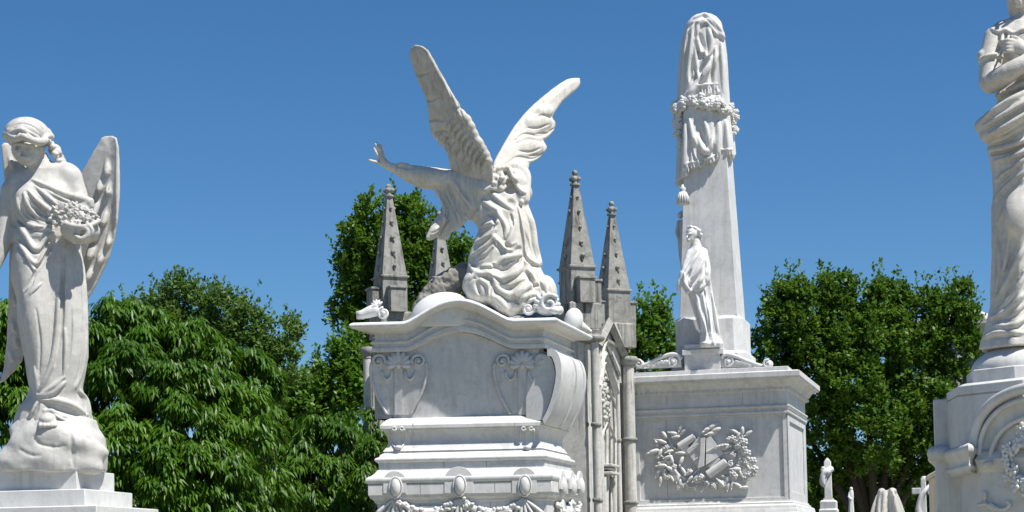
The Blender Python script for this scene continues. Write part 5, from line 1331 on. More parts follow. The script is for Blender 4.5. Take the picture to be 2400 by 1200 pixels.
# ---------------------------------------------------------------- draped cloth, garland, tassel and mourner of the obelisk
def build_obelisk_carvings():
    c0, t, d, YO = OBX
    mt = M['drape']; DO = YO - .30
    # cloth
    c = Carve((1570, 22, 1740, 440, -95, 110), DO, 1.7)
    c.loft([(38, 1628, 1668, 40, 24), (46, 1616, 1680, 42, 38), (60, 1606, 1691, 42, 46), (90, 1597, 1698, 44, 52), (130, 1593, 1702, 44, 54), (200, 1589, 1705, 46, 58), (260, 1587, 1709, 46, 63), (340, 1588, 1720, 48, 70), (440, 1585, 1728, 48, 75)], 4, power=3.4,
           folds=((9, 3.2, .6, .0015, 60, 150), (19, 1.4, 1.2, .001, 80, 200)))
    for pts, r in (([(1612, 70), (1606, 130), (1600, 200), (1596, 235)], 6), ([(1624, 64), (1618, 120), (1610, 180)], 4.5), ([(1616, 74), (1634, 52), (1656, 48), (1668, 60), (1680, 76), (1696, 88)], 6), ([(1628, 42), (1652, 34), (1672, 50), (1690, 72), (1698, 90)], 6),
                   ([(1634, 90), (1637, 60), (1650, 52)], 5), ([(1634, 90), (1644, 118), (1664, 136)], 7), ([(1664, 136), (1668, 100), (1660, 62)], 6), ([(1612, 225), (1634, 196), (1660, 160), (1682, 128)], 9), ([(1690, 100), (1694, 160), (1694, 215)], 5), ([(1678, 110), (1676, 170), (1672, 215)], 5), ([(1630, 100), (1632, 150), (1640, 190)], 4.5),
                   ([(1606, 285), (1606, 340), (1600, 420)], 7), ([(1616, 280), (1628, 340), (1640, 395)], 6), ([(1632, 318), (1650, 352), (1664, 350), (1674, 320)], 8), ([(1684, 285), (1684, 330), (1682, 375)], 7), ([(1702, 285), (1706, 330), (1708, 370)], 6), ([(1650, 280), (1658, 310), (1660, 340)], 5), ([(1640, 380), (1660, 392), (1680, 380)], 4)):
        c.fold(pts, r, .72)
    for pts, r in (([(1640, 80), (1648, 118), (1640, 140)], 6), ([(1610, 90), (1606, 160), (1604, 220)], 3.5), ([(1622, 130), (1618, 190)], 5), ([(1650, 150), (1640, 190), (1642, 212)], 4), ([(1668, 140), (1664, 200)], 4), ([(1684, 130), (1684, 210)], 3.5), ([(1620, 330), (1644, 378), (1654, 392)], 6), ([(1614, 330), (1616, 400)], 4), ([(1672, 340), (1676, 370)], 5), ([(1640, 300), (1652, 336)], 4), ([(1694, 300), (1696, 360)], 3.5)):
        c.groove(pts, r)
    # uneven hem: cut everything below it
    c.plate([(1540, 428), (1592, 428), (1607, 424), (1610, 410), (1640, 405), (1646, 396), (1662, 398), (1680, 386), (1684, 372), (1700, 378), (1717, 378), (1722, 366), (1760, 352), (1760, 520), (1540, 520)], lambda x, y: 46 + 0 * x, 160, 2, 1, cut=True)
    # pleated flounce along the hem
    hem = [(1592, 424), (1607, 420), (1612, 407), (1640, 402), (1650, 396), (1664, 394), (1680, 383), (1688, 374), (1702, 375), (1716, 374)]
    c.fold([(x, y - 24) for x, y in hem[:4]], 3, .6, 2, under=False); c.fold([(x, y - 24) for x, y in hem[4:7]], 3, .6, 2, under=False); c.fold([(x, y - 24) for x, y in hem[7:]], 3, .6, 2, under=False)
    for (x0, y0), (x1, y1) in zip(hem[:-1], hem[1:]):
        n_ = max(1, int((x1 - x0) / 6))
        for k in range(n_):
            t_ = (k + .5) / n_; x, y = x0 + (x1 - x0) * t_, y0 + (y1 - y0) * t_
            c.groove([(x, y - 20), (x + 1, y - 10), (x + 1, y - 1)], 2.3, .75, 1)
    for k in range(7):
        c.groove([(1634 + k * 7, 204), (1635 + k * 7, 214), (1635 + k * 7, 222)], 2.1, .7, 1)
    c.fold([(1630, 200), (1656, 198), (1684, 196)], 2.6, .6, 2, under=False)
    # deep undercut where the first layer ends above the garland
    c.groove([(1610, 228), (1634, 226), (1660, 224), (1690, 220)], 3.5)
    c.build('draped_cloth', mt, obel)
    # garland of roses round the shaft
    gr = [None]
    rnd = random.Random(21)
    me_r = []
    for v in range(3):
        g = Geo()
        for k in range(6):
            a = R(60 * k + v * 17); g.ell((math.cos(a) * .05, math.sin(a) * .05, .012 * (k % 2)), (math.cos(a) * .045, math.sin(a) * .045, 0), (-math.sin(a) * .04, math.cos(a) * .04, 0), (0, 0, .035), 8, 6)
        for k in range(4):
            a = R(90 * k + 30); g.ell((math.cos(a) * .022, math.sin(a) * .022, .03), (.028, 0, 0), (0, .026, 0), (0, 0, .025), 7, 5)
        me = bpy.data.meshes.new('rose'); me.from_pydata(g.V, [], g.F); me.materials.append(mt)
        for q in me.polygons: q.use_smooth = True
        me_r.append(me)
    up = Vector((0, 0, 1))
    base = at(1650, 252, YO); cx = Vector((at(1648, 252, YO).x, c0.y, 0)); L = rootloc(obel)
    g = Geo(); P = []
    W_ = .40
    for i in range(49):
        a = 2 * math.pi * i / 48; e = (abs(math.cos(a)) ** 3.2 + abs(math.sin(a)) ** 3.2) ** (-1 / 3.2)
        r = W_ * e
        sag = .10 * max(0, math.cos(a)) + .02
        P.append(cx + t * math.cos(a) * r + d * math.sin(a) * r + up * (base.z + .02 - sag - .05 * (1 + math.sin(a))))
    g.tube(P, .05, 8, cap=False); g.build('garland_stem', mt, obel, smooth=True)
    for i in range(48):
        for j in range(3):
            p = P[i]; out = (p - cx); out.z = 0; out.normalize()
            q = p + out * rnd.uniform(.03, .075) + up * rnd.uniform(-.07, .07) + (t * rnd.uniform(-.03, .03))
            o = bpy.data.objects.new('rose', me_r[rnd.randrange(3)]); scene.collection.objects.link(o); o.parent = obel; o.location = q - L
            n = (out + Vector((rnd.uniform(-.5, .5), rnd.uniform(-.5, .5), rnd.uniform(-.4, .6)))).normalized()
            o.rotation_euler = n.to_track_quat('Z', 'Y').to_euler(); s_ = rnd.uniform(.7, 1.05); o.scale = (s_, s_, s_)
    for k in range(22):          # loose ends hanging on the left edge and at the right corner
        if k < 14: p = at(1588 + rnd.uniform(-5, 6), 262 + k * 5.4, YO - .25)
        else: p = at(1721 + rnd.uniform(-7, 6), 262 + (k - 14) * 7, YO - .1)
        o = bpy.data.objects.new('rose', me_r[rnd.randrange(3)]); scene.collection.objects.link(o); o.parent = obel; o.location = p - L
        o.rotation_euler = (rnd.uniform(.8, 2), rnd.uniform(-.6, .6), rnd.uniform(-.6, .6)); s_ = rnd.uniform(.55, .8); o.scale = (s_, s_, s_)
    # cord with tassel
    g = Geo(); b = at(1600, 440, YO - .52)
    zt = at(1600, 478, YO - .52).z - b.z
    g.lathe(b, [(.02, .05), (.022, .02), (.045, .0), (.055, -.03), (.04, -.055), (.05, -.075), (.075, -.12), (.088, -.2), (.095, zt), (.06, zt - .01)], 20)
    tas = g.build('tassel', mt, obel, smooth=True)
    g = Geo()
    for k in range(14):
        a = 2 * math.pi * k / 14; dv = Vector((math.cos(a), math.sin(a), 0))
        g.tube([b + dv * .05 + up * -.08, b + dv * .086 + up * -.16, b + dv * .1 + up * (zt - .005)], .016, 6)
    g.build('fringe', mt, tas, smooth=True)
    # --- mourning woman in front of the obelisk
    DM = 31.0
    root = thing('mourning_woman_statue', 'small white marble statue of a robed woman standing against the obelisk', 'statue', at(1662, 808, DM))
    c = Carve((1578, 522, 1706, 822, -60, 62), DM, 1.3)
    c.loft([(576, 1621, 1643, 4, 12), (586, 1614, 1650, 2, 17), (606, 1609, 1654, 0, 22), (632, 1604, 1658, -2, 25), (660, 1602, 1661, -2, 26), (690, 1613, 1665, -2, 25), (720, 1623, 1670, -2, 25), (750, 1633, 1678, -2, 26), (780, 1642, 1684, -2, 27), (806, 1643, 1689, -2, 29)], 5,
           folds=((7, 2.2, 1.0, .004, 600, 740), (13, 1.2, .3, .006, 620, 780)))
    c.tube([(1632, 566, 0), (1630, 582, 2)], [9, 12], 6)
    c.tube([(1616, 594, -6), (1606, 630, -16), (1602, 660, -22), (1612, 684, -28)], [9, 9, 8, 6], 6, sm=4)
    c.tube([(1648, 592, 0), (1656, 640, -8), (1640, 660, -26)], [11, 10, 8], 6, sm=4)
    # mantle: overlapping sweep to the left and the fall at the back
    for pts, r in (([(1640, 588), (1618, 620), (1602, 650)], 5), ([(1650, 600), (1630, 640), (1606, 668)], 5.5), ([(1655, 630), (1640, 660), (1614, 684)], 5.5), ([(1660, 650), (1646, 672), (1628, 680)], 5), ([(1604, 640), (1606, 664), (1622, 686)], 4), ([(1656, 610), (1664, 680), (1674, 740), (1684, 790)], 6), ([(1648, 690), (1660, 740), (1668, 800)], 4.5), ([(1630, 700), (1644, 745), (1650, 800)], 4), ([(1676, 720), (1682, 770), (1688, 800)], 4), ([(1612, 650), (1618, 672)], 3)):
        c.fold(pts, r, .66)
    for pts, r in (([(1646, 604), (1624, 640), (1606, 658)], 3), ([(1652, 624), (1634, 654), (1612, 676)], 3), ([(1650, 680), (1656, 720), (1664, 780)], 3.5), ([(1622, 692), (1634, 730), (1642, 770)], 4), ([(1666, 690), (1674, 760)], 3), ([(1638, 690), (1650, 750)], 2.5)):
        c.groove(pts, r)
    c.ell((1592, 668, -18), (5, 6, 14), 4); c.tube([(1598, 640, -20), (1590, 672, -18), (1588, 682, -16)], [5, 4.5, 2.5], 3)
    c.ell((1668, 806, -14), (26, 24, 8), 8); c.ell((1655, 806, -34), (10, 12, 6), 4)
    c.loft([(786, 1642, 1686, -4, 26), (806, 1640, 1692, -6, 32), (815, 1642, 1692, -6, 32)], 5, folds=((9, 2.5, .2, 0, 780, 800),))
    c.tube([(1628, 562, 0), (1631, 580, 2)], [9, 11], 4)
    head(c, 1621, 550, -6, 37, -1, .08)
    c.ell((1626, 543, 2), (16, 17, 13), 3, rot=-14)
    for (x, y, d_, r) in ((1614, 533, -10, 4), (1620, 532, -14, 4.5), (1628, 534, -14, 5), (1637, 540, -10, 5.5), (1641, 550, -4, 6), (1639, 560, 2, 6), (1634, 566, 4, 5)):
        c.ell((x, y, d_), (r * 1.2, r, r * .85), 2, rot=-25)
    c.noise(.3, 10, 3)
    c.build('robed_figure', M['clean'], root)
build_obelisk_carvings()
def far_mourner():
    DM = 32.1
    root = thing('far_mourner_statue', 'second marble mourner seen in profile behind the left edge of the obelisk', 'statue', at(1600, 800, DM))
    c = Carve((1574, 490, 1640, 812, -30, 30), DM, 1.3)
    c.loft([(516, 1591, 1606, 0, 9), (530, 1588, 1612, 0, 12), (560, 1587, 1616, 0, 15), (600, 1591, 1620, 0, 16), (640, 1598, 1624, 0, 17), (720, 1602, 1630, 0, 18), (806, 1602, 1632, 0, 20)], 4, folds=((7, 1.6, .4, .004, 530, 640),))
    c.ell((1594, 505, 0), (6.5, 7, 8), 3); c.ell((1598, 500, 1), (6, 7, 6), 2); c.tube([(1590, 520, -6), (1586, 545, -8), (1590, 560, -10)], [4, 4, 3], 3)
    c.build('robed_figure', M['drape'], root)
far_mourner()

# ---------------------------------------------------------------- right edge: statue with crossed arms on a domed pedestal
DR = 11.5
def build_right():
    m = M['plinth']; up = Vector((0, 0, 1))
    root = thing('domed_pedestal', 'white marble pedestal with rounded dome top and flower wreath niche at the right edge', 'pedestal', at(2420, 1200, 11.9).to_2d().to_3d())
    Y = 11.5
    def P2(px, Yd): return v2(at(px, 1000, Yd))
    plan = [P2(2221, 12.35), P2(2248, 11.9), P2(2400, 11.5), P2(2600, 11.45), P2(2650, 12.3), P2(2265, 12.9)]
    low = [P2(2222, 12.65), P2(2296, 11.72), P2(2400, 11.55), P2(2600, 11.5), P2(2650, 12.4), P2(2270, 13.0)]
    z = lambda py, px=2250, Yd=11.9: at(px, py, Yd).z
    F = Face(plan[1], plan[2]); Fl = Face(low[1], low[2])
    course('top_slab', plan, [(0, z(926)), (0, z(906)), (-.05, z(899))], m, root, bevel=.004)
    course('upper_die', plan, [(.004, z(1062)), (.004, z(930)), (-.012, z(929)), (-.012, z(926))], m, root)
    zl = lambda py: at(2296, py, 11.72).z
    course('lower_die', low, [(.0, .5), (.0, zl(1108)), (.03, zl(1090)), (.04, zl(1078)), (.0, z(1062))], m, root, angle=30)
    course('base_step', low, [(.25, 0), (.25, .3), (.1, .5)], m, root, bevel=.01)
    def pole(name, W, r, n=14):
        g = Geo(); g.tube([at(*w) for w in W], r, n); return g.build(name, m, root, smooth=True)
    qd = [v2(at(2190, 1050, 12.75)), v2(at(2270, 1050, 11.62)), v2(at(2316, 1050, 12.1)), v2(at(2256, 1050, 13.0))]
    zr = lambda py: at(2266, py, 11.6).z
    course('roll_course', qd, [(-.02, zr(1106)), (-.02, zr(1100)), (.004, zr(1096)), (.01, zr(1090)), (-.005, zr(1085)), (-.005, zr(1076)), (.012, zr(1068)), (.02, zr(1064))] + arc(.022, zr(1064), .012, zr(1040), .42, 8) + [(-.02, zr(1037)), (-.05, zr(1036))], m, root, angle=45)
    pole('string_moulding', [(2214, 1123, 12.75), (2262, 1106, 12.0), (2322, 1085, 11.6)], .017)
    A_ = at(2184, 1060, 12.75)
    # back pilaster block
    a = at(2188, 990, 12.35); b = at(2222, 990, 12.3)
    g = Geo(); zt, zb = at(2200, 934, 12.3).z, .0
    bk = at(2193, 990, 12.9); g.prism([Vector((a.x, a.y, zt)), Vector((b.x + .25, b.y - .0, zt)), Vector((b.x + .25, bk.y, zt)), Vector((bk.x, bk.y, zt))], up * (zb - zt)); g.build('rear_block', m, root, bevel=.01)
    g = Geo(); zr = at(2200, 1062, 12.3).z
    g.tube([Vector((bk.x, bk.y, zr)), Vector((a.x, a.y, zr)), Vector((b.x + .02, b.y - .02, zr))], .05, 12); g.build('rear_roll', m, root, smooth=True)
    # arch over the niche
    o_ = crom([(2281, 1052), (2286, 1014), (2299, 978), (2325, 946), (2360, 924), (2400, 911), (2450, 905), (2510, 915), (2560, 950)], 6)
    i_ = crom([(2318, 1092), (2324, 1056), (2338, 1024), (2362, 998), (2400, 980), (2446, 972), (2496, 984), (2530, 1010), (2545, 1040)], 6)
    def hood(pts, r, out, name):
        g = Geo(); g.tube([F.pt(x, y, out) for x, y in pts], r, 14); g.build(name, m, root, smooth=True)
    hood(o_, .034, .05, 'arch_roll'); hood(i_, .015, .035, 'arch_bead'); hood([(x + (a - x) * .36, y + (b - y) * .36) for (x, y), (a, b) in zip(o_, i_)], .016, .05, 'arch_fillet')
    g = Geo(); V = []; Fc = []
    for (x, y), (a, b) in zip(o_, i_):
        for t_, o in ((.38, .05), (.55, .022), (.75, .010), (.98, .012)): V.append(F.pt(x + (a - x) * t_, y + (b - y) * t_, o))
    for q in range(len(o_) - 1):
        for j_ in range(3): Fc.append([q * 4 + j_, q * 4 + j_ + 1, q * 4 + j_ + 5, q * 4 + j_ + 4])
    g.add(V, Fc); g.build('arch_cavetto', m, root, smooth=True)
    # panel below the string course with tracery leaf
    # wreath
    rnd = random.Random(31); L = rootloc(root); rz = math.atan2(F.t.y, F.t.x)
    mr = M['clean']
    g = Geo()
    for k in range(5):
        a = R(72 * k); g.ell((math.cos(a) * .022, -.008, math.sin(a) * .022), (math.cos(a) * .02, 0, math.sin(a) * .02), (0, .012, 0), (-math.sin(a) * .014, 0, math.cos(a) * .014), 8, 6)
    g.ell((0, -.016, 0), (.009, 0, 0), (0, .01, 0), (0, 0, .009), 8, 6)
    fm = bpy.data.meshes.new('flower'); fm.from_pydata(g.V, [], g.F); fm.materials.append(mr)
    for q in fm.polygons: q.use_smooth = True
    g = Geo(); g.ell((0, 0, 0), (.034, 0, 0), (0, .008, 0), (0, 0, .013), 10, 6)
    lm = bpy.data.meshes.new('leaf'); lm.from_pydata(g.V, [], g.F); lm.materials.append(mr)
    for q in lm.polygons: q.use_smooth = True
    ring = Geo(); P = [Fl.pt(2432 + 62 * math.cos(a), 1080 + 72 * math.sin(a), .02) for a in [2 * math.pi * i / 40 for i in range(41)]]
    ring.tube(P, .026, 8, cap=False); wr = ring.build('wreath', mr, root, smooth=True)
    for k in range(92):
        a = 2 * math.pi * k / 92 + rnd.uniform(-.05, .05); q = rnd.uniform(-14, 14)
        px, py = 2432 + (62 + q) * math.cos(a), 1080 + (72 + q) * math.sin(a)
        fl = rnd.random() < .55
        o = bpy.data.objects.new('flower' if fl else 'leaf', fm if fl else lm); scene.collection.objects.link(o); o.parent = wr
        o.location = Fl.pt(px, py, .04 + rnd.uniform(-.01, .03)) - L
        o.rotation_euler = (rnd.uniform(-.5, .5), rnd.uniform(0, 6.28), rz + rnd.uniform(-.5, .5)); s_ = rnd.uniform(.8, 1.25); o.scale = (s_, s_, s_)
    g = Geo()
    g.tube([Fl.pt(*p) for p in crom([(2292, 1184, .02), (2310, 1181, .02), (2330, 1190, .02), (2352, 1194, .02), (2366, 1184, .02), (2360, 1174, .02)], 5)], .012, 8)
    g.ell(Fl.pt(2307, 1162, .02), Fl.t * .014, Fl.n * .012, up * .034, 10, 8); g.tube([Fl.pt(2307, 1172, .02), Fl.pt(2308, 1182, .02)], .008, 6)
    for k in range(4): g.ell(Fl.pt(2318 + k * 5, 1184 + k * 3, .03), Fl.t * .02 + up * .01, Fl.n * .01, up * .012, 8, 6)
    g.build('leaf_scroll', m, root, smooth=True)
    # octagonal block and dome
    cc = at(2415, 890, 12.05); c2 = v2(cc)
    rr = .405
    oc = [c2 + Vector((math.cos(R(22.5 + 45 * k - 6)), math.sin(R(22.5 + 45 * k - 6)))) * rr for k in range(8)]
    zz = lambda py: at(2327, py, 11.7).z
    course('octagon_block', oc, [(0, zz(895)), (0, zz(859)), (-.012, zz(857))], m, root, bevel=.003)
    g = Geo(); prof = []
    zb, zt = zz(858), zz(790)
    for i in range(15):
        a = math.pi / 2 * i / 14; prof.append((.365 * math.cos(a) + 1e-4, (zt - zb) * math.sin(a)))
    g.lathe(Vector((c2.x, c2.y, zb)), prof, 48); g.build('dome', m, root, angle=40)
    # ---- the statue
    DS = 12.0
    st = thing('crossed_arms_statue', 'tall grey marble statue of a draped woman with crossed arms at the right edge', 'statue', at(2412, 800, DS))
    mt = M['rightfig']
    c = Carve((2280, -120, 2560, 830, -125, 110), DS, 2.5)
    c.loft([(60, 2345, 2485, 10, 50), (80, 2330, 2500, 6, 58), (120, 2330, 2505, 2, 64), (170, 2336, 2500, 0, 66), (215, 2338, 2492, 0, 64), (240, 2336, 2490, 0, 66), (265, 2322, 2500, 0, 72), (300, 2314, 2506, 0, 76), (350, 2314, 2508, 0, 78), (400, 2325, 2505, 0, 78), (450, 2327, 2503, 0, 78), (490, 2322, 2502, 0, 78), (540, 2324, 2500, 0, 76), (600, 2326, 2500, 0, 76), (680, 2324, 2500, 0, 76), (720, 2324, 2502, 0, 78), (755, 2315, 2508, 0, 82), (790, 2306, 2516, 0, 90), (818, 2298, 2524, 0, 96)], 6,
           folds=((7, 5, .8, .0035, 330, 560), (13, 3, .2, .004, 360, 640)))
    # shoulders, arms
    c.tube([(2410, 60, 0), (2352, 78, 0), (2336, 92, 0)], [30, 30, 27], 16)
    c.tube([(2410, 60, 0), (2470, 78, 0), (2488, 92, 0)], [30, 30, 27], 16)
    c.tube([(2334, 90, -4), (2322, 140, -22), (2320, 190, -40)], [28, 26, 25], 8, sm=4)
    c.tube([(2324, 194, -44), (2360, 172, -82), (2405, 146, -98), (2440, 128, -94)], [25, 23, 19, 15], 7, sm=4)
    c.tube([(2490, 90, -4), (2506, 150, -22), (2500, 190, -44)], [28, 26, 24], 8, sm=4)
    c.tube([(2500, 190, -48), (2460, 160, -80), (2420, 130, -86), (2396, 116, -90)], [24, 22, 18, 15], 7, sm=4)
    # hand on the chest
    c.ell((2384, 108, -88), (20, 13, 17), 6, rot=25)
    for k in range(4): c.tube([(2376, 96 + k * 8, -92), (2362, 94 + k * 8.5, -96), (2352, 96 + k * 8.2, -90)], [5.4, 5, 4], 2, sm=3)
    c.tube([(2390, 96, -90), (2380, 88, -92), (2370, 86, -90)], [5.5, 5, 4], 2, sm=3)
    for k in range(4): c.tube([(2446, 120 + k * 8, -92), (2460, 114 + k * 8.5, -88), (2470, 114 + k * 8.2, -80)], [5.4, 5, 4], 2, sm=3)
    # sleeve cuff and neckline
    c.tube([(2296, 142, -30), (2312, 132, -48), (2336, 128, -52), (2348, 134, -44)], [5, 6, 6, 5], 4, sm=4); c.ell((2299, 132, -18), (9, 16, 14), 6)
    for pts, r in (([(2322, 66), (2340, 74), (2356, 70), (2376, 78), (2400, 68), (2430, 76)], 5), ([(2352, 74), (2348, 100), (2346, 128)], 5), ([(2366, 80), (2362, 92)], 4)): c.fold(pts, r, .65)
    c.groove([(2342, 80), (2340, 110), (2338, 136)], 4)
    # belt with carved ornament
    c.fold([(2334, 226), (2360, 214), (2400, 196), (2440, 190)], 9, .6)
    for k in range(8): 
        x, y = 2336 + k * 9, 224 - k * 4.2
        c.ell((x, y, c.front(x, y)), (4, 4, 6), 2, rot=30)
    # overfold sash
    c.tube([(2304, 296, -20), (2340, 270, -64), (2400, 236, -84), (2450, 216, -80)], [20, 22, 20, 16], 8, sm=5)
    c.tube([(2312, 318, -30), (2350, 300, -70), (2410, 262, -88)], [16, 16, 14], 8, sm=5)
    for pts, r in (([(2300, 282), (2336, 252), (2380, 226), (2420, 206)], 6), ([(2302, 296), (2344, 274), (2400, 240), (2430, 226)], 6), ([(2316, 316), (2356, 296), (2420, 256)], 6.5), ([(2312, 336), (2356, 322), (2420, 280)], 6), ([(2314, 352), (2360, 344), (2430, 318)], 7), ([(2330, 378), (2376, 366), (2430, 340)], 6), ([(2328, 430), (2360, 402), (2400, 372)], 6), ([(2330, 470), (2356, 440), (2400, 402)], 6),
                   ([(2340, 520), (2372, 470), (2410, 430)], 6), ([(2336, 700), (2360, 660), (2390, 600), (2410, 560)], 7), ([(2336, 730), (2376, 690), (2410, 620)], 7), ([(2352, 640), (2362, 580), (2372, 520)], 6), ([(2322, 745), (2352, 732), (2400, 690)], 7), ([(2328, 762), (2370, 764), (2410, 740)], 7), ([(2306, 790), (2340, 780), (2400, 780)], 7), ([(2338, 560), (2342, 620), (2336, 680)], 5)):
        c.fold(pts, r, .62)
    for pts, r in (([(2304, 290), (2340, 264), (2390, 234)], 4), ([(2320, 328), (2360, 310), (2410, 276)], 4.5), ([(2318, 362), (2360, 354), (2420, 330)], 5), ([(2340, 404), (2380, 384)], 4), ([(2344, 452), (2376, 424), (2400, 412)], 4), ([(2344, 660), (2366, 620), (2380, 570)], 5), ([(2340, 716), (2370, 680), (2396, 640)], 5), ([(2336, 752), (2380, 740), (2410, 716)], 5), ([(2350, 500), (2380, 460)], 4)):
        c.groove(pts, r)
    # bent knee pushing forward
    c.ell((2386, 500, -70), (34, 22, 52), 20, rot=-8)
    # neck and head
    c.tube([(2412, 62, 0), (2408, 14, -6)], [27, 23], 12)
    head(c, 2404, -30, -10, 100, -1, .05)
    c.ell((2412, -50, 6), (50, 54, 46), 5)
    for (x, y, d_, r) in ((2366, -30, -20, 13), (2370, -10, -12, 12), (2372, 8, -6, 12), (2374, 24, -2, 11), (2376, 38, 0, 9), (2376, -60, -30, 13), (2394, -72, -44, 13), (2416, -72, -48, 13), (2440, -60, -36, 13), (2456, -30, -10, 13), (2456, 0, 0, 12), (2454, 26, 4, 10)):
        c.ell((x, y, d_), (r, r, r * 1.3), 4, rot=12)
    for x in (2368, 2374): c.groove([(x, -20), (x + 3, 10), (x + 2, 36)], 2.2)
    c.noise(.4, 16, 5)
    c.build('draped_woman', mt, st)
build_right()

# ---------------------------------------------------------------- trees
RG = np.random.RandomState(77)
LEAF_S = (np.array([(0, 0, 0), (.5, .30, .06), (1, 0, -.04), (.5, -.30, .06)], np.float32), np.array([(0, 1, 2), (0, 2, 3)], np.int32))
LEAF_L = (np.array([(0, 0, 0), (.40, .125, .035), (.40, -.125, .035), (1, 0, -.12), (.46, 0, -.012)], np.float32),
          np.array([(0, 4, 1), (0, 2, 4), (1, 4, 3), (4, 2, 3)], np.int32))

def unit(v): return v / np.maximum(np.linalg.norm(v, axis=1, keepdims=True), 1e-9)
def frames(d, n):
    d = unit(d); s = unit(np.cross(n, d)); n = np.cross(d, s); return d, s, n
def leaves_mesh(tpl, pos, d, n, size):
    T, Fc = tpl; N = len(pos); d, s, n = frames(d, n)
    V = pos[:, None, :] + size[:, None, None] * (T[None, :, 0:1] * d[:, None, :] + T[None, :, 1:2] * s[:, None, :] + T[None, :, 2:3] * n[:, None, :])
    F = (Fc[None] + (np.arange(N) * len(T))[:, None, None]).reshape(-1, 3)
    return V.reshape(-1, 3).astype(np.float32), F

def lobe_pts(lobes, dens, sub, fill=.25, gap=-.75):
    """cluster points and outward directions on lumpy lobes: lobes (px, py, Y, r px [, squash])"""
    P = []; O = []
    for lb in lobes:
        px, py, Y, r = lb[:4]; sq = lb[4] if len(lb) > 4 else 1.0
        c = np.array(at(px, py, Y)); rm = r * Y / FPX
        n = max(3, int(dens * r * r))
        ns = max(3, int(4.2 * (r / sub) ** 2))
        sd = unit(RG.randn(ns, 3)); sr = sub * Y / FPX * RG.uniform(.6, 1.25, ns)
        k = RG.randint(0, ns, n)
        o = unit(RG.randn(n, 3) + sd[k] * .9)
        rad = sr[k] * RG.uniform(.75, 1.05, n) ** .5
        p = c + sd[k] * (rm - sr[k] * .6)[:, None] * np.array([1, 1, sq]) + o * rad[:, None]
        m = int(n * fill)
        q = c + unit(RG.randn(m, 3)) * (rm * RG.uniform(.2, .85, m) ** .6)[:, None] * np.array([1, 1, sq])
        P += [p, q]; O += [o, unit(RG.randn(m, 3))]
    P = np.concatenate(P); O = np.concatenate(O)
    w = 2 * np.pi / (sub * 3.4 * lobes[0][2] / FPX)          # uneven growth: hollows between the boughs
    m = np.sin(P[:, 0] * w + 1.3 * np.sin(P[:, 2] * w * .7)) + np.sin(P[:, 1] * w * 1.1 + 2) + np.sin(P[:, 2] * w * 1.2 + P[:, 0] * w * .4)
    k = m + RG.randn(len(P)) * .5 > gap
    return P[k], O[k]

def limbs(root, lobes, base, r0, name='trunk', mat=None):
    g = Geo(); b = Vector(base)
    cs = [at(l[0], l[1], l[2]) for l in lobes]
    top = sum(cs, Vector()) / len(cs)
    fork = Vector((b.x * .6 + top.x * .4, b.y * .6 + top.y * .4, max(b.z + .8, b.z + (min(c.z for c in cs) - b.z) * .55)))
    g.tube([b, b.lerp(fork, .5) + Vector((.06, .05, 0)), fork], [r0, r0 * .8, r0 * .65], 10)
    for i, c in enumerate(cs):
        m = fork.lerp(c, .55) + Vector((random.Random(i).uniform(-.2, .2), random.Random(i + 9).uniform(-.2, .2), .15))
        g.tube([fork, m, c], [r0 * .4, r0 * .22, r0 * .07], 6)
    return g.build(name, mat or M['bark'], root, smooth=True)

def small_tree(name, label, lobes, base, mat, leaf, dens, sub, sprigs=0, r0=.18, per=8, fill=.25, gap=-.75, group='trees behind the monuments'):
    root = thing(name, label, 'tree', base, group)
    limbs(root, lobes[::max(1, len(lobes) // 9)], base, r0)
    P, O = lobe_pts(lobes, dens, sub, fill, gap)
    # every cluster: a whorl of leaves round a short shoot that grows outward and up
    N = len(P); ax = unit(O * .8 + np.array([0, 0, .7]) + RG.randn(N, 3) * .35)
    pos = np.repeat(P, per, 0); A = np.repeat(ax, per, 0)
    t = RG.uniform(-.6, 1.0, (N * per, 1))
    pos = pos + A * t * leaf * 1.1 + RG.randn(N * per, 3) * leaf * .28
    d = unit(A * .75 + RG.randn(N * per, 3) * .75)
    n = unit(np.array([0, 0, 1.0]) + A * .5 + RG.randn(N * per, 3) * .6)
    size = leaf * RG.uniform(.65, 1.25, N * per)
    if sprigs:
        # upright shoots breaking the outline
        idx = np.argsort(-(P[:, 2] + RG.rand(N) * .6))[:max(1, int(N * .35))]; idx = RG.choice(idx, sprigs)
        L = leaf * RG.uniform(2.2, 5.5, sprigs); sx = unit(np.stack([RG.randn(sprigs) * .28, RG.randn(sprigs) * .28, np.ones(sprigs)], 1)); m = 22
        b = P[idx]; tt = RG.rand(sprigs, m, 1)
        sp = (b[:, None, :] + sx[:, None, :] * tt * L[:, None, None] + RG.randn(sprigs, m, 3) * leaf * .22).reshape(-1, 3)
        sdir = unit(np.repeat(sx, m, 0) * .9 + RG.randn(sprigs * m, 3) * .7)
        pos = np.concatenate([pos, sp]); d = np.concatenate([d, sdir]); n = np.concatenate([n, unit(RG.randn(sprigs * m, 3) + np.array([0, 0, .8]))]); size = np.concatenate([size, leaf * RG.uniform(.6, 1.0, sprigs * m)])
    V, F = leaves_mesh(LEAF_S, pos, d, n, size)
    o = mesh_np('crown', V, F, mat, root, smooth=False); o['kind'] = 'stuff'
    return root

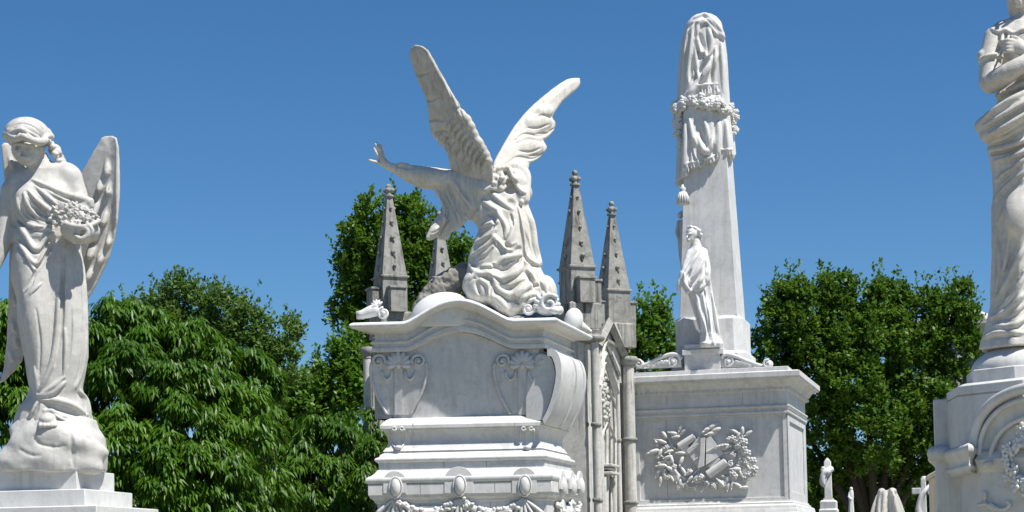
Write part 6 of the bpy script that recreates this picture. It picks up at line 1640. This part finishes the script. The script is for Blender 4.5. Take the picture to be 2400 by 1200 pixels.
def drooping_tree(name, label, lobes, base, mat, leaf, dens, sub, r0=.2, per=11, singles=0, group='trees behind the monuments'):
    root = thing(name, label, 'tree', base, group)
    limbs(root, lobes[::max(1, len(lobes) // 8)], base, r0)
    P, O = lobe_pts(lobes, dens, sub, .14, -.35)
    N = len(P); az = RG.uniform(0, 2 * np.pi, (N, per))
    hor = np.stack([np.cos(az), np.sin(az), np.zeros_like(az)], 2)
    O2 = O.copy(); O2[:, 2] *= .4
    d = unit((hor * RG.uniform(.25, .75, (N, per, 1)) + O2[:, None, :] * .55 + np.array([0, 0, -1.0]) * RG.uniform(.45, 1.1, (N, per, 1))).reshape(-1, 3))
    pos = (P[:, None, :] + hor * leaf * .12 + RG.randn(N, per, 3) * leaf * .16).reshape(-1, 3)
    n = unit(np.repeat(O2, per, 0) * .8 + np.array([0, 0, .7]) + hor.reshape(-1, 3) * .5 + RG.randn(N * per, 3) * .25)
    size = leaf * RG.uniform(.6, 1.2, N * per)
    keep = np.ones(N * per, bool)
    if singles:
        zvis = (pos[:, 2] > 1.75) & (pos[:, 2] < 4.6)
        sc = pos[:, 1] + RG.rand(len(pos)) * 1.2 + np.where(zvis, 0, 99)
        pick = np.argsort(sc)[:singles]; keep[pick] = False
        T, Fc = LEAF_L; me = bpy.data.meshes.new('leaf'); me.from_pydata([tuple(v) for v in T], [], [tuple(int(i) for i in f) for f in Fc]); me.materials.append(mat)
        D_, S_, N_ = frames(d[pick], n[pick]); L = np.array(rootloc(root))
        for i, k in enumerate(pick):
            o = bpy.data.objects.new('leaf', me); scene.collection.objects.link(o); o.parent = root
            s_ = float(size[k]); q = pos[k] - L
            o.matrix_local = Matrix(((D_[i, 0] * s_, S_[i, 0] * s_, N_[i, 0] * s_, q[0]), (D_[i, 1] * s_, S_[i, 1] * s_, N_[i, 1] * s_, q[1]), (D_[i, 2] * s_, S_[i, 2] * s_, N_[i, 2] * s_, q[2]), (0, 0, 0, 1)))
    V, F = leaves_mesh(LEAF_L, pos[keep], d[keep], n[keep], size[keep])
    o = mesh_np('crown', V, F, mat, root, smooth=True); o['kind'] = 'stuff'
    return root

def gb(px, Y): p = at(px, 1200, Y); return Vector((p.x, p.y, 0))
# big glossy drooping tree behind the left angel
drooping_tree('drooping_leaf_tree', 'large bright green tree with long drooping glossy leaves behind the standing angel',
    [(20, 800, 19.5, 90), (-60, 860, 19.5, 120), (110, 830, 20.2, 120), (230, 800, 20, 95), (300, 800, 20.2, 90), (370, 830, 20, 95), (450, 850, 20.2, 95), (530, 890, 20.2, 85), (570, 900, 20.4, 75), (300, 920, 19.4, 110), (420, 960, 19.3, 110), (520, 1000, 19.6, 100), (570, 1010, 20, 80), (160, 960, 19.6, 110), (270, 1060, 19, 110), (400, 1100, 19, 110), (510, 1130, 19.3, 110), (30, 1000, 19.5, 110), (330, 1200, 18.9, 110), (470, 1230, 19, 110), (590, 1150, 20, 80), (150, 1150, 19.5, 120), (40, 1150, 19.5, 110)],
    gb(300, 20.6), M['mango'], .120, .072, 34, .22, 11, 280)
drooping_tree('drooping_leaf_bush', 'lower dark green drooping-leaved bush between the big tree and the central tomb',
    [(660, 1050, 28.6, 85), (740, 1060, 28.4, 80), (820, 1050, 28.6, 85), (875, 1030, 29.0, 60), (640, 1140, 28.2, 90), (730, 1160, 28.0, 90), (830, 1150, 28.2, 90), (900, 1120, 28.6, 60), (690, 1240, 28.0, 90), (800, 1250, 28.0, 90), (640, 1010, 28.8, 50)],
    gb(760, 29), M['mango'], .145, .075, 30, .14, 10)
small_tree('small_leaf_tree', 'grey-green small-leaved tree rising above the drooping tree left of the tomb',
    [(330, 746, 31, 50), (405, 706, 31, 52), (450, 736, 31, 60), (520, 736, 31, 58), (560, 776, 31, 60), (600, 806, 31, 60), (650, 806, 31, 48), (680, 786, 31.2, 32), (640, 866, 31, 60), (560, 856, 31, 70), (480, 806, 31, 70), (390, 776, 31, 60), (290, 761, 31, 40), (680, 866, 31.2, 32), (600, 916, 31, 70), (560, 976, 31, 80)],
    gb(560, 31.5), M['leaf_a'], .085, .06, 22, 170, .18, 8, .2)
small_tree('mid_bush_tree', 'light green leafy tree low between the small-leaved tree and the chapel',
    [(815, 835, 36, 42), (780, 880, 36, 46), (830, 900, 36, 56), (740, 930, 36, 55), (700, 930, 36, 52), (660, 960, 36, 60), (800, 960, 36, 70), (860, 880, 36, 40), (720, 990, 36, 70)],
    gb(760, 36.5), M['leaf_c'], .11, .08, 20, 50, .15, 8, .25)
small_tree('dark_round_tree', 'dense dark green tree rising behind the chapel pinnacles left of the kneeling angel',
    [(900, 518, 42, 62), (860, 578, 42, 62), (960, 538, 42, 62), (1000, 588, 42, 52), (920, 608, 42, 85), (850, 638, 42, 58), (810, 633, 42, 32), (960, 658, 42, 75), (1060, 608, 42, 48), (1050, 678, 42, 66), (1090, 598, 42, 28), (870, 698, 42, 70), (820, 738, 42, 40), (785, 753, 42, 24), (940, 738, 42, 80), (840, 788, 42, 32), (1030, 748, 42, 70), (900, 798, 42, 60), (850, 858, 42, 40), (980, 828, 42, 80)],
    gb(930, 42.5), M['leaf_b'], .12, .075, 22, 110, .25, 8, .3)
small_tree('bright_far_tree', 'bright green tree seen between the chapel pinnacle and the obelisk',
    [(1520, 740, 46, 36), (1545, 790, 46, 44), (1500, 800, 46, 44), (1570, 820, 46, 36), (1520, 860, 46, 50), (1590, 800, 46, 22), (1460, 800, 46, 30)],
    gb(1525, 46.5), M['leaf_c'], .13, .09, 16, 30, .2, 8, .3)
small_tree('broad_crown_tree', 'broad dark green tree filling the space between obelisk and right statue',
    [(1835, 706, 42, 34), (1858, 681, 42, 34), (1880, 716, 42, 40), (1820, 756, 42, 40), (1850, 776, 42, 48), (1940, 691, 42, 38), (1975, 696, 42, 42), (1960, 736, 42, 48), (2050, 706, 42, 40), (2085, 706, 42, 36), (2075, 751, 42, 50), (2120, 746, 42, 34), (2165, 716, 42, 34), (2225, 706, 42, 40), (2250, 696, 42.2, 26), (2210, 756, 42, 44), (2255, 761, 42, 34), (2275, 816, 42, 28), (1890, 806, 42, 64), (1985, 806, 42, 66), (2040, 816, 41.6, 60), (2120, 826, 42, 62), (2170, 806, 42, 46), (2230, 816, 42, 44), (2230, 896, 42, 46), (2185, 886, 42, 40), (1920, 896, 42, 70), (2010, 906, 41.6, 80), (2100, 936, 41.8, 75), (2170, 966, 41.8, 65), (1930, 996, 42, 64), (2040, 1016, 41.5, 85), (2170, 1046, 42, 60), (1800, 846, 42, 36), (1785, 806, 42.5, 20), (1820, 896, 42.5, 50), (2215, 1076, 42.5, 40), (1920, 1096, 42.5, 44), (1985, 1096, 42.8, 50), (2120, 1096, 42.5, 55), (2240, 976, 42, 46), (1960, 1166, 43.5, 60), (2060, 1156, 44, 60), (2150, 1176, 43.5, 60), (1900, 1186, 43.5, 50), (2220, 1156, 43.5, 50)],
    gb(2050, 43), M['leaf_b'], .115, .095, 24, 230, .3, 8, .3, -1.0)
# dark growth under and behind the trees
def thicket(name, label, spots, mat, leaf, dens):
    P, O = lobe_pts(spots, dens, 26, .3); per = 7; N = len(P)
    pos = np.repeat(P, per, 0) + RG.randn(N * per, 3) * leaf * .7
    V, F = leaves_mesh(LEAF_S, pos, unit(np.repeat(O, per, 0) + RG.randn(N * per, 3)), unit(RG.randn(N * per, 3) + np.array([0, 0, 1.0])), leaf * RG.uniform(.7, 1.2, N * per))
    o = mesh_np(name, V, F, mat, None, smooth=False); o['kind'] = 'stuff'; tag(o, label, 'foliage')
thicket('far_thicket', 'dark green thicket filling the far background at ground level',
    [(-200 + 70 * k, 1190 + 18 * math.sin(k * 2.3), 52 + 2 * math.sin(k * 1.7), 85) for k in range(42)] + [(-200 + 90 * k, 1290, 51, 80) for k in range(33)], M['leaf_b'], .22, .014)

# ---------------------------------------------------------------- small monuments and far walls on the right
def small_things():
    up = Vector((0, 0, 1)); m = M['tomb']
    # slim draped column
    Y = 36.0; c = at(1942, 1172, Y); b = Vector((c.x, c.y, 0)); z = lambda py: at(1942, py, Y).z
    r = thing('small_draped_obelisk', 'small slim white draped obelisk on a block right of the big pedestal', 'grave marker', b, 'small grave markers under the trees')
    e1 = Vector((math.cos(R(15)), -math.sin(R(15)), 0)); e2 = Vector((math.sin(R(15)), math.cos(R(15)), 0))
    def sq(w): return [v2(b + e1 * i * w + e2 * j * w) for i, j in ((-1, -1), (1, -1), (1, 1), (-1, 1))]
    course('block', sq(.15), [(.02, 0), (.02, z(1195)), (0, z(1193)), (0, z(1176)), (-.03, z(1172))], m, r, bevel=.01)
    course('foot', sq(.08), [(0.01, z(1172)), (0.01, z(1168))], m, r)
    course('shaft', sq(.068), [(0, z(1168)), (-.008, z(1082)), (-.04, z(1076)), (-.06, z(1073))], m, r, bevel=.006)
    cv = Carve((1915, 1070, 1960, 1155, -26, 26), Y - .02, .8)
    cv.tube([(1946, 1100, -6), (1938, 1106, -10), (1930, 1112, -10), (1928, 1130, -10), (1932, 1140, -9)], [8, 8, 7, 7, 3], 4, sm=4)
    cv.ell((1929, 1098, -9), (5, 5, 5), 2); cv.ell((1927, 1103, -10), (4, 4, 4), 2)
    cv.fold([(1944, 1104), (1936, 1120), (1934, 1138)], 2, .6); cv.groove([(1938, 1108), (1932, 1134)], 1.6)
    cv.build('draped_cloth', m, r)
    # draped stump
    r = thing('draped_urn_marker', 'low cloth-draped stone marker left of the small cross', 'grave marker', gb(2082, 33), 'small grave markers under the trees')
    cv = Carve((2035, 1138, 2130, 1300, -45, 45), 33, 1.8)
    cv.loft([(1149, 2060, 2098, 0, 16), (1156, 2057, 2100, 0, 18), (1180, 2050, 2108, 0, 24), (1210, 2044, 2116, 0, 30), (1290, 2038, 2124, 0, 34)], 3, power=2.6, folds=((7, 6, .9, .004, 1150, 1200), (11, 3, .4, 0, 1150, 1200)))
    cv.ell((2067, 1152, -4), (9, 12, 8), 4); cv.ell((2091, 1151, -4), (10, 12, 8), 4); cv.ell((2079, 1148, -14), (5, 8, 6), 3, cut=True)
    cv.fold([(2064, 1152), (2062, 1180), (2058, 1220)], 5, .7); cv.fold([(2092, 1152), (2100, 1185), (2108, 1230)], 5, .7); cv.groove([(2080, 1146), (2079, 1190), (2078, 1240)], 9); cv.fold([(2072, 1150), (2070, 1200)], 3, .7); cv.fold([(2098, 1160), (2096, 1200), (2100, 1230)], 3.5, .7); cv.groove([(2066, 1160), (2062, 1210)], 3.5); cv.groove([(2092, 1165), (2096, 1215)], 3.5)
    cv.build('draped_cloth', M['mourner'], r)
    g = Geo(); p = gb(2082, 33); g.box(p + up * at(2082, 1295, 33).z * .5, e1 * .3, e2 * .3, up * at(2082, 1295, 33).z * .5); g.build('block', m, r, bevel=.01)
    # cross with cloth
    Y = 34.5; b = gb(2167, Y); z = lambda py: at(2167, py, Y).z
    r = thing('small_stone_cross', 'small white stone cross with a cloth over its arms', 'cross', b, 'small grave markers under the trees')
    def bar(x0, x1, y0, y1, nm, dep=.06):
        a, c_ = at(x0, y0, Y), at(x1, y1, Y); cc = (a + c_) / 2; g = Geo()
        g.box(Vector((cc.x, Y, cc.z)), e1 * abs(c_.x - a.x) / 2, e2 * dep, up * abs(c_.z - a.z) / 2); return g.build(nm, m, r, bevel=.012)
    bar(2158, 2174, 1122, 1260, 'upright'); bar(2137, 2158.2, 1144, 1158, 'arm', .055); bar(2173.8, 2197, 1144, 1158, 'arm', .055)
    g = Geo(); a = at(2166, 1121, Y); g.ell(a, e1 * .06, e2 * .055, up * .04, 12, 8); g.build('rounded_top', m, r, smooth=True)
    cv = Carve((2125, 1125, 2205, 1240, -28, 20), Y, .9)
    cv.tube([(2178, 1138, -8), (2168, 1150, -13), (2158, 1166, -13), (2154, 1190, -12), (2160, 1215, -12)], [3.5, 5, 6, 6, 5], 3, sm=4)
    cv.tube([(2154, 1176, -12), (2152, 1200, -12), (2168, 1230, -12)], [4, 6, 5], 3, sm=4); cv.groove([(2166, 1152), (2158, 1180), (2160, 1210)], 1.8)
    cv.build('draped_cloth', m, r)
    g = Geo(); zb = z(1262); g.box(b + up * zb / 2, e1 * .25, e2 * .25, up * zb / 2); g.build('block', m, r, bevel=.01)
    # tiny statue far off
    Y = 40; b = gb(1995, Y); r = thing('tiny_white_statue', 'tiny white statue in the dark gap under the broad tree', 'statue', b)
    cv = Carve((1984, 1138, 2008, 1230, -14, 14), Y, .8)
    cv.loft([(1150, 1990, 2000, 0, 4), (1160, 1989, 2001, 0, 5), (1175, 1990, 2000, 0, 5), (1225, 1988, 2003, 0, 7)], 2, folds=((6, .8, 0, .003, 1160, 1200),)); cv.ell((1995, 1146, 0), (4, 4, 5), 1.5)
    cv.tube([(1991, 1155, 0), (1989, 1165, -4), (1995, 1170, -6)], [2.5, 2.2, 1.8], 1)
    cv.build('figure', M['clean'], r)
    g = Geo(); zt = at(1995, 1224, Y).z; g.box(b + up * zt / 2, (.1, 0, 0), (0, .1, 0), up * zt / 2); g.build('block', m, r)
    # pale mausoleum behind the broad tree
    Y = 56; a = at(2165, 900, Y); c_ = at(2330, 900, Y); zt = at(2200, 775, Y).z
    r = thing('pale_mausoleum', 'pale grey mausoleum wall glimpsed through the broad tree beside the right statue', 'building', ((a.x + c_.x) / 2, Y + 1.5, 0))
    pl = [Vector((a.x, Y)), Vector((c_.x, Y - .4)), Vector((c_.x + .6, Y + 3)), Vector((a.x + .6, Y + 3.4))]
    course('wall', pl, [(0, 0), (0, zt)], M['house'], r)
    course('cornice', pl, [(0, zt), (.12, zt + .08), (.22, zt + .14), (.22, zt + .26), (.1, zt + .3)], M['house'], r)
    course('roof', pl, [(.1, zt + .3), (-1.0, zt + .9)], M['house'], r)
    f = Face(pl[0], pl[1])
    for u in (.3, .7):
        g = Geo(); cc = f.a + f.t * f.len * u + up * (zt - 1.3) + f.n * .01; g.box(cc, f.t * .3, f.n * .02, up * .7); w = g.build('window', M['darkglass'], r)
    # beige wall of a vault by the right pedestal
    Y = 30; a = at(2204, 1150, Y); zt = at(2215, 1112, Y).z
    pl = [Vector((a.x, Y)), Vector((a.x + 2.2, Y - .3)), Vector((a.x + 2.5, Y + 2)), Vector((a.x + .3, Y + 2.2))]
    r = thing('beige_vault', 'low beige rendered vault wall just left of the domed pedestal', 'vault', (a.x + 1.2, Y + 1, 0))
    course('wall', pl, [(0, 0), (0, zt)], M['beige'], r); course('coping', pl, [(.05, zt), (.05, zt + .06), (.0, zt + .1)], M['beige'], r)
small_things()
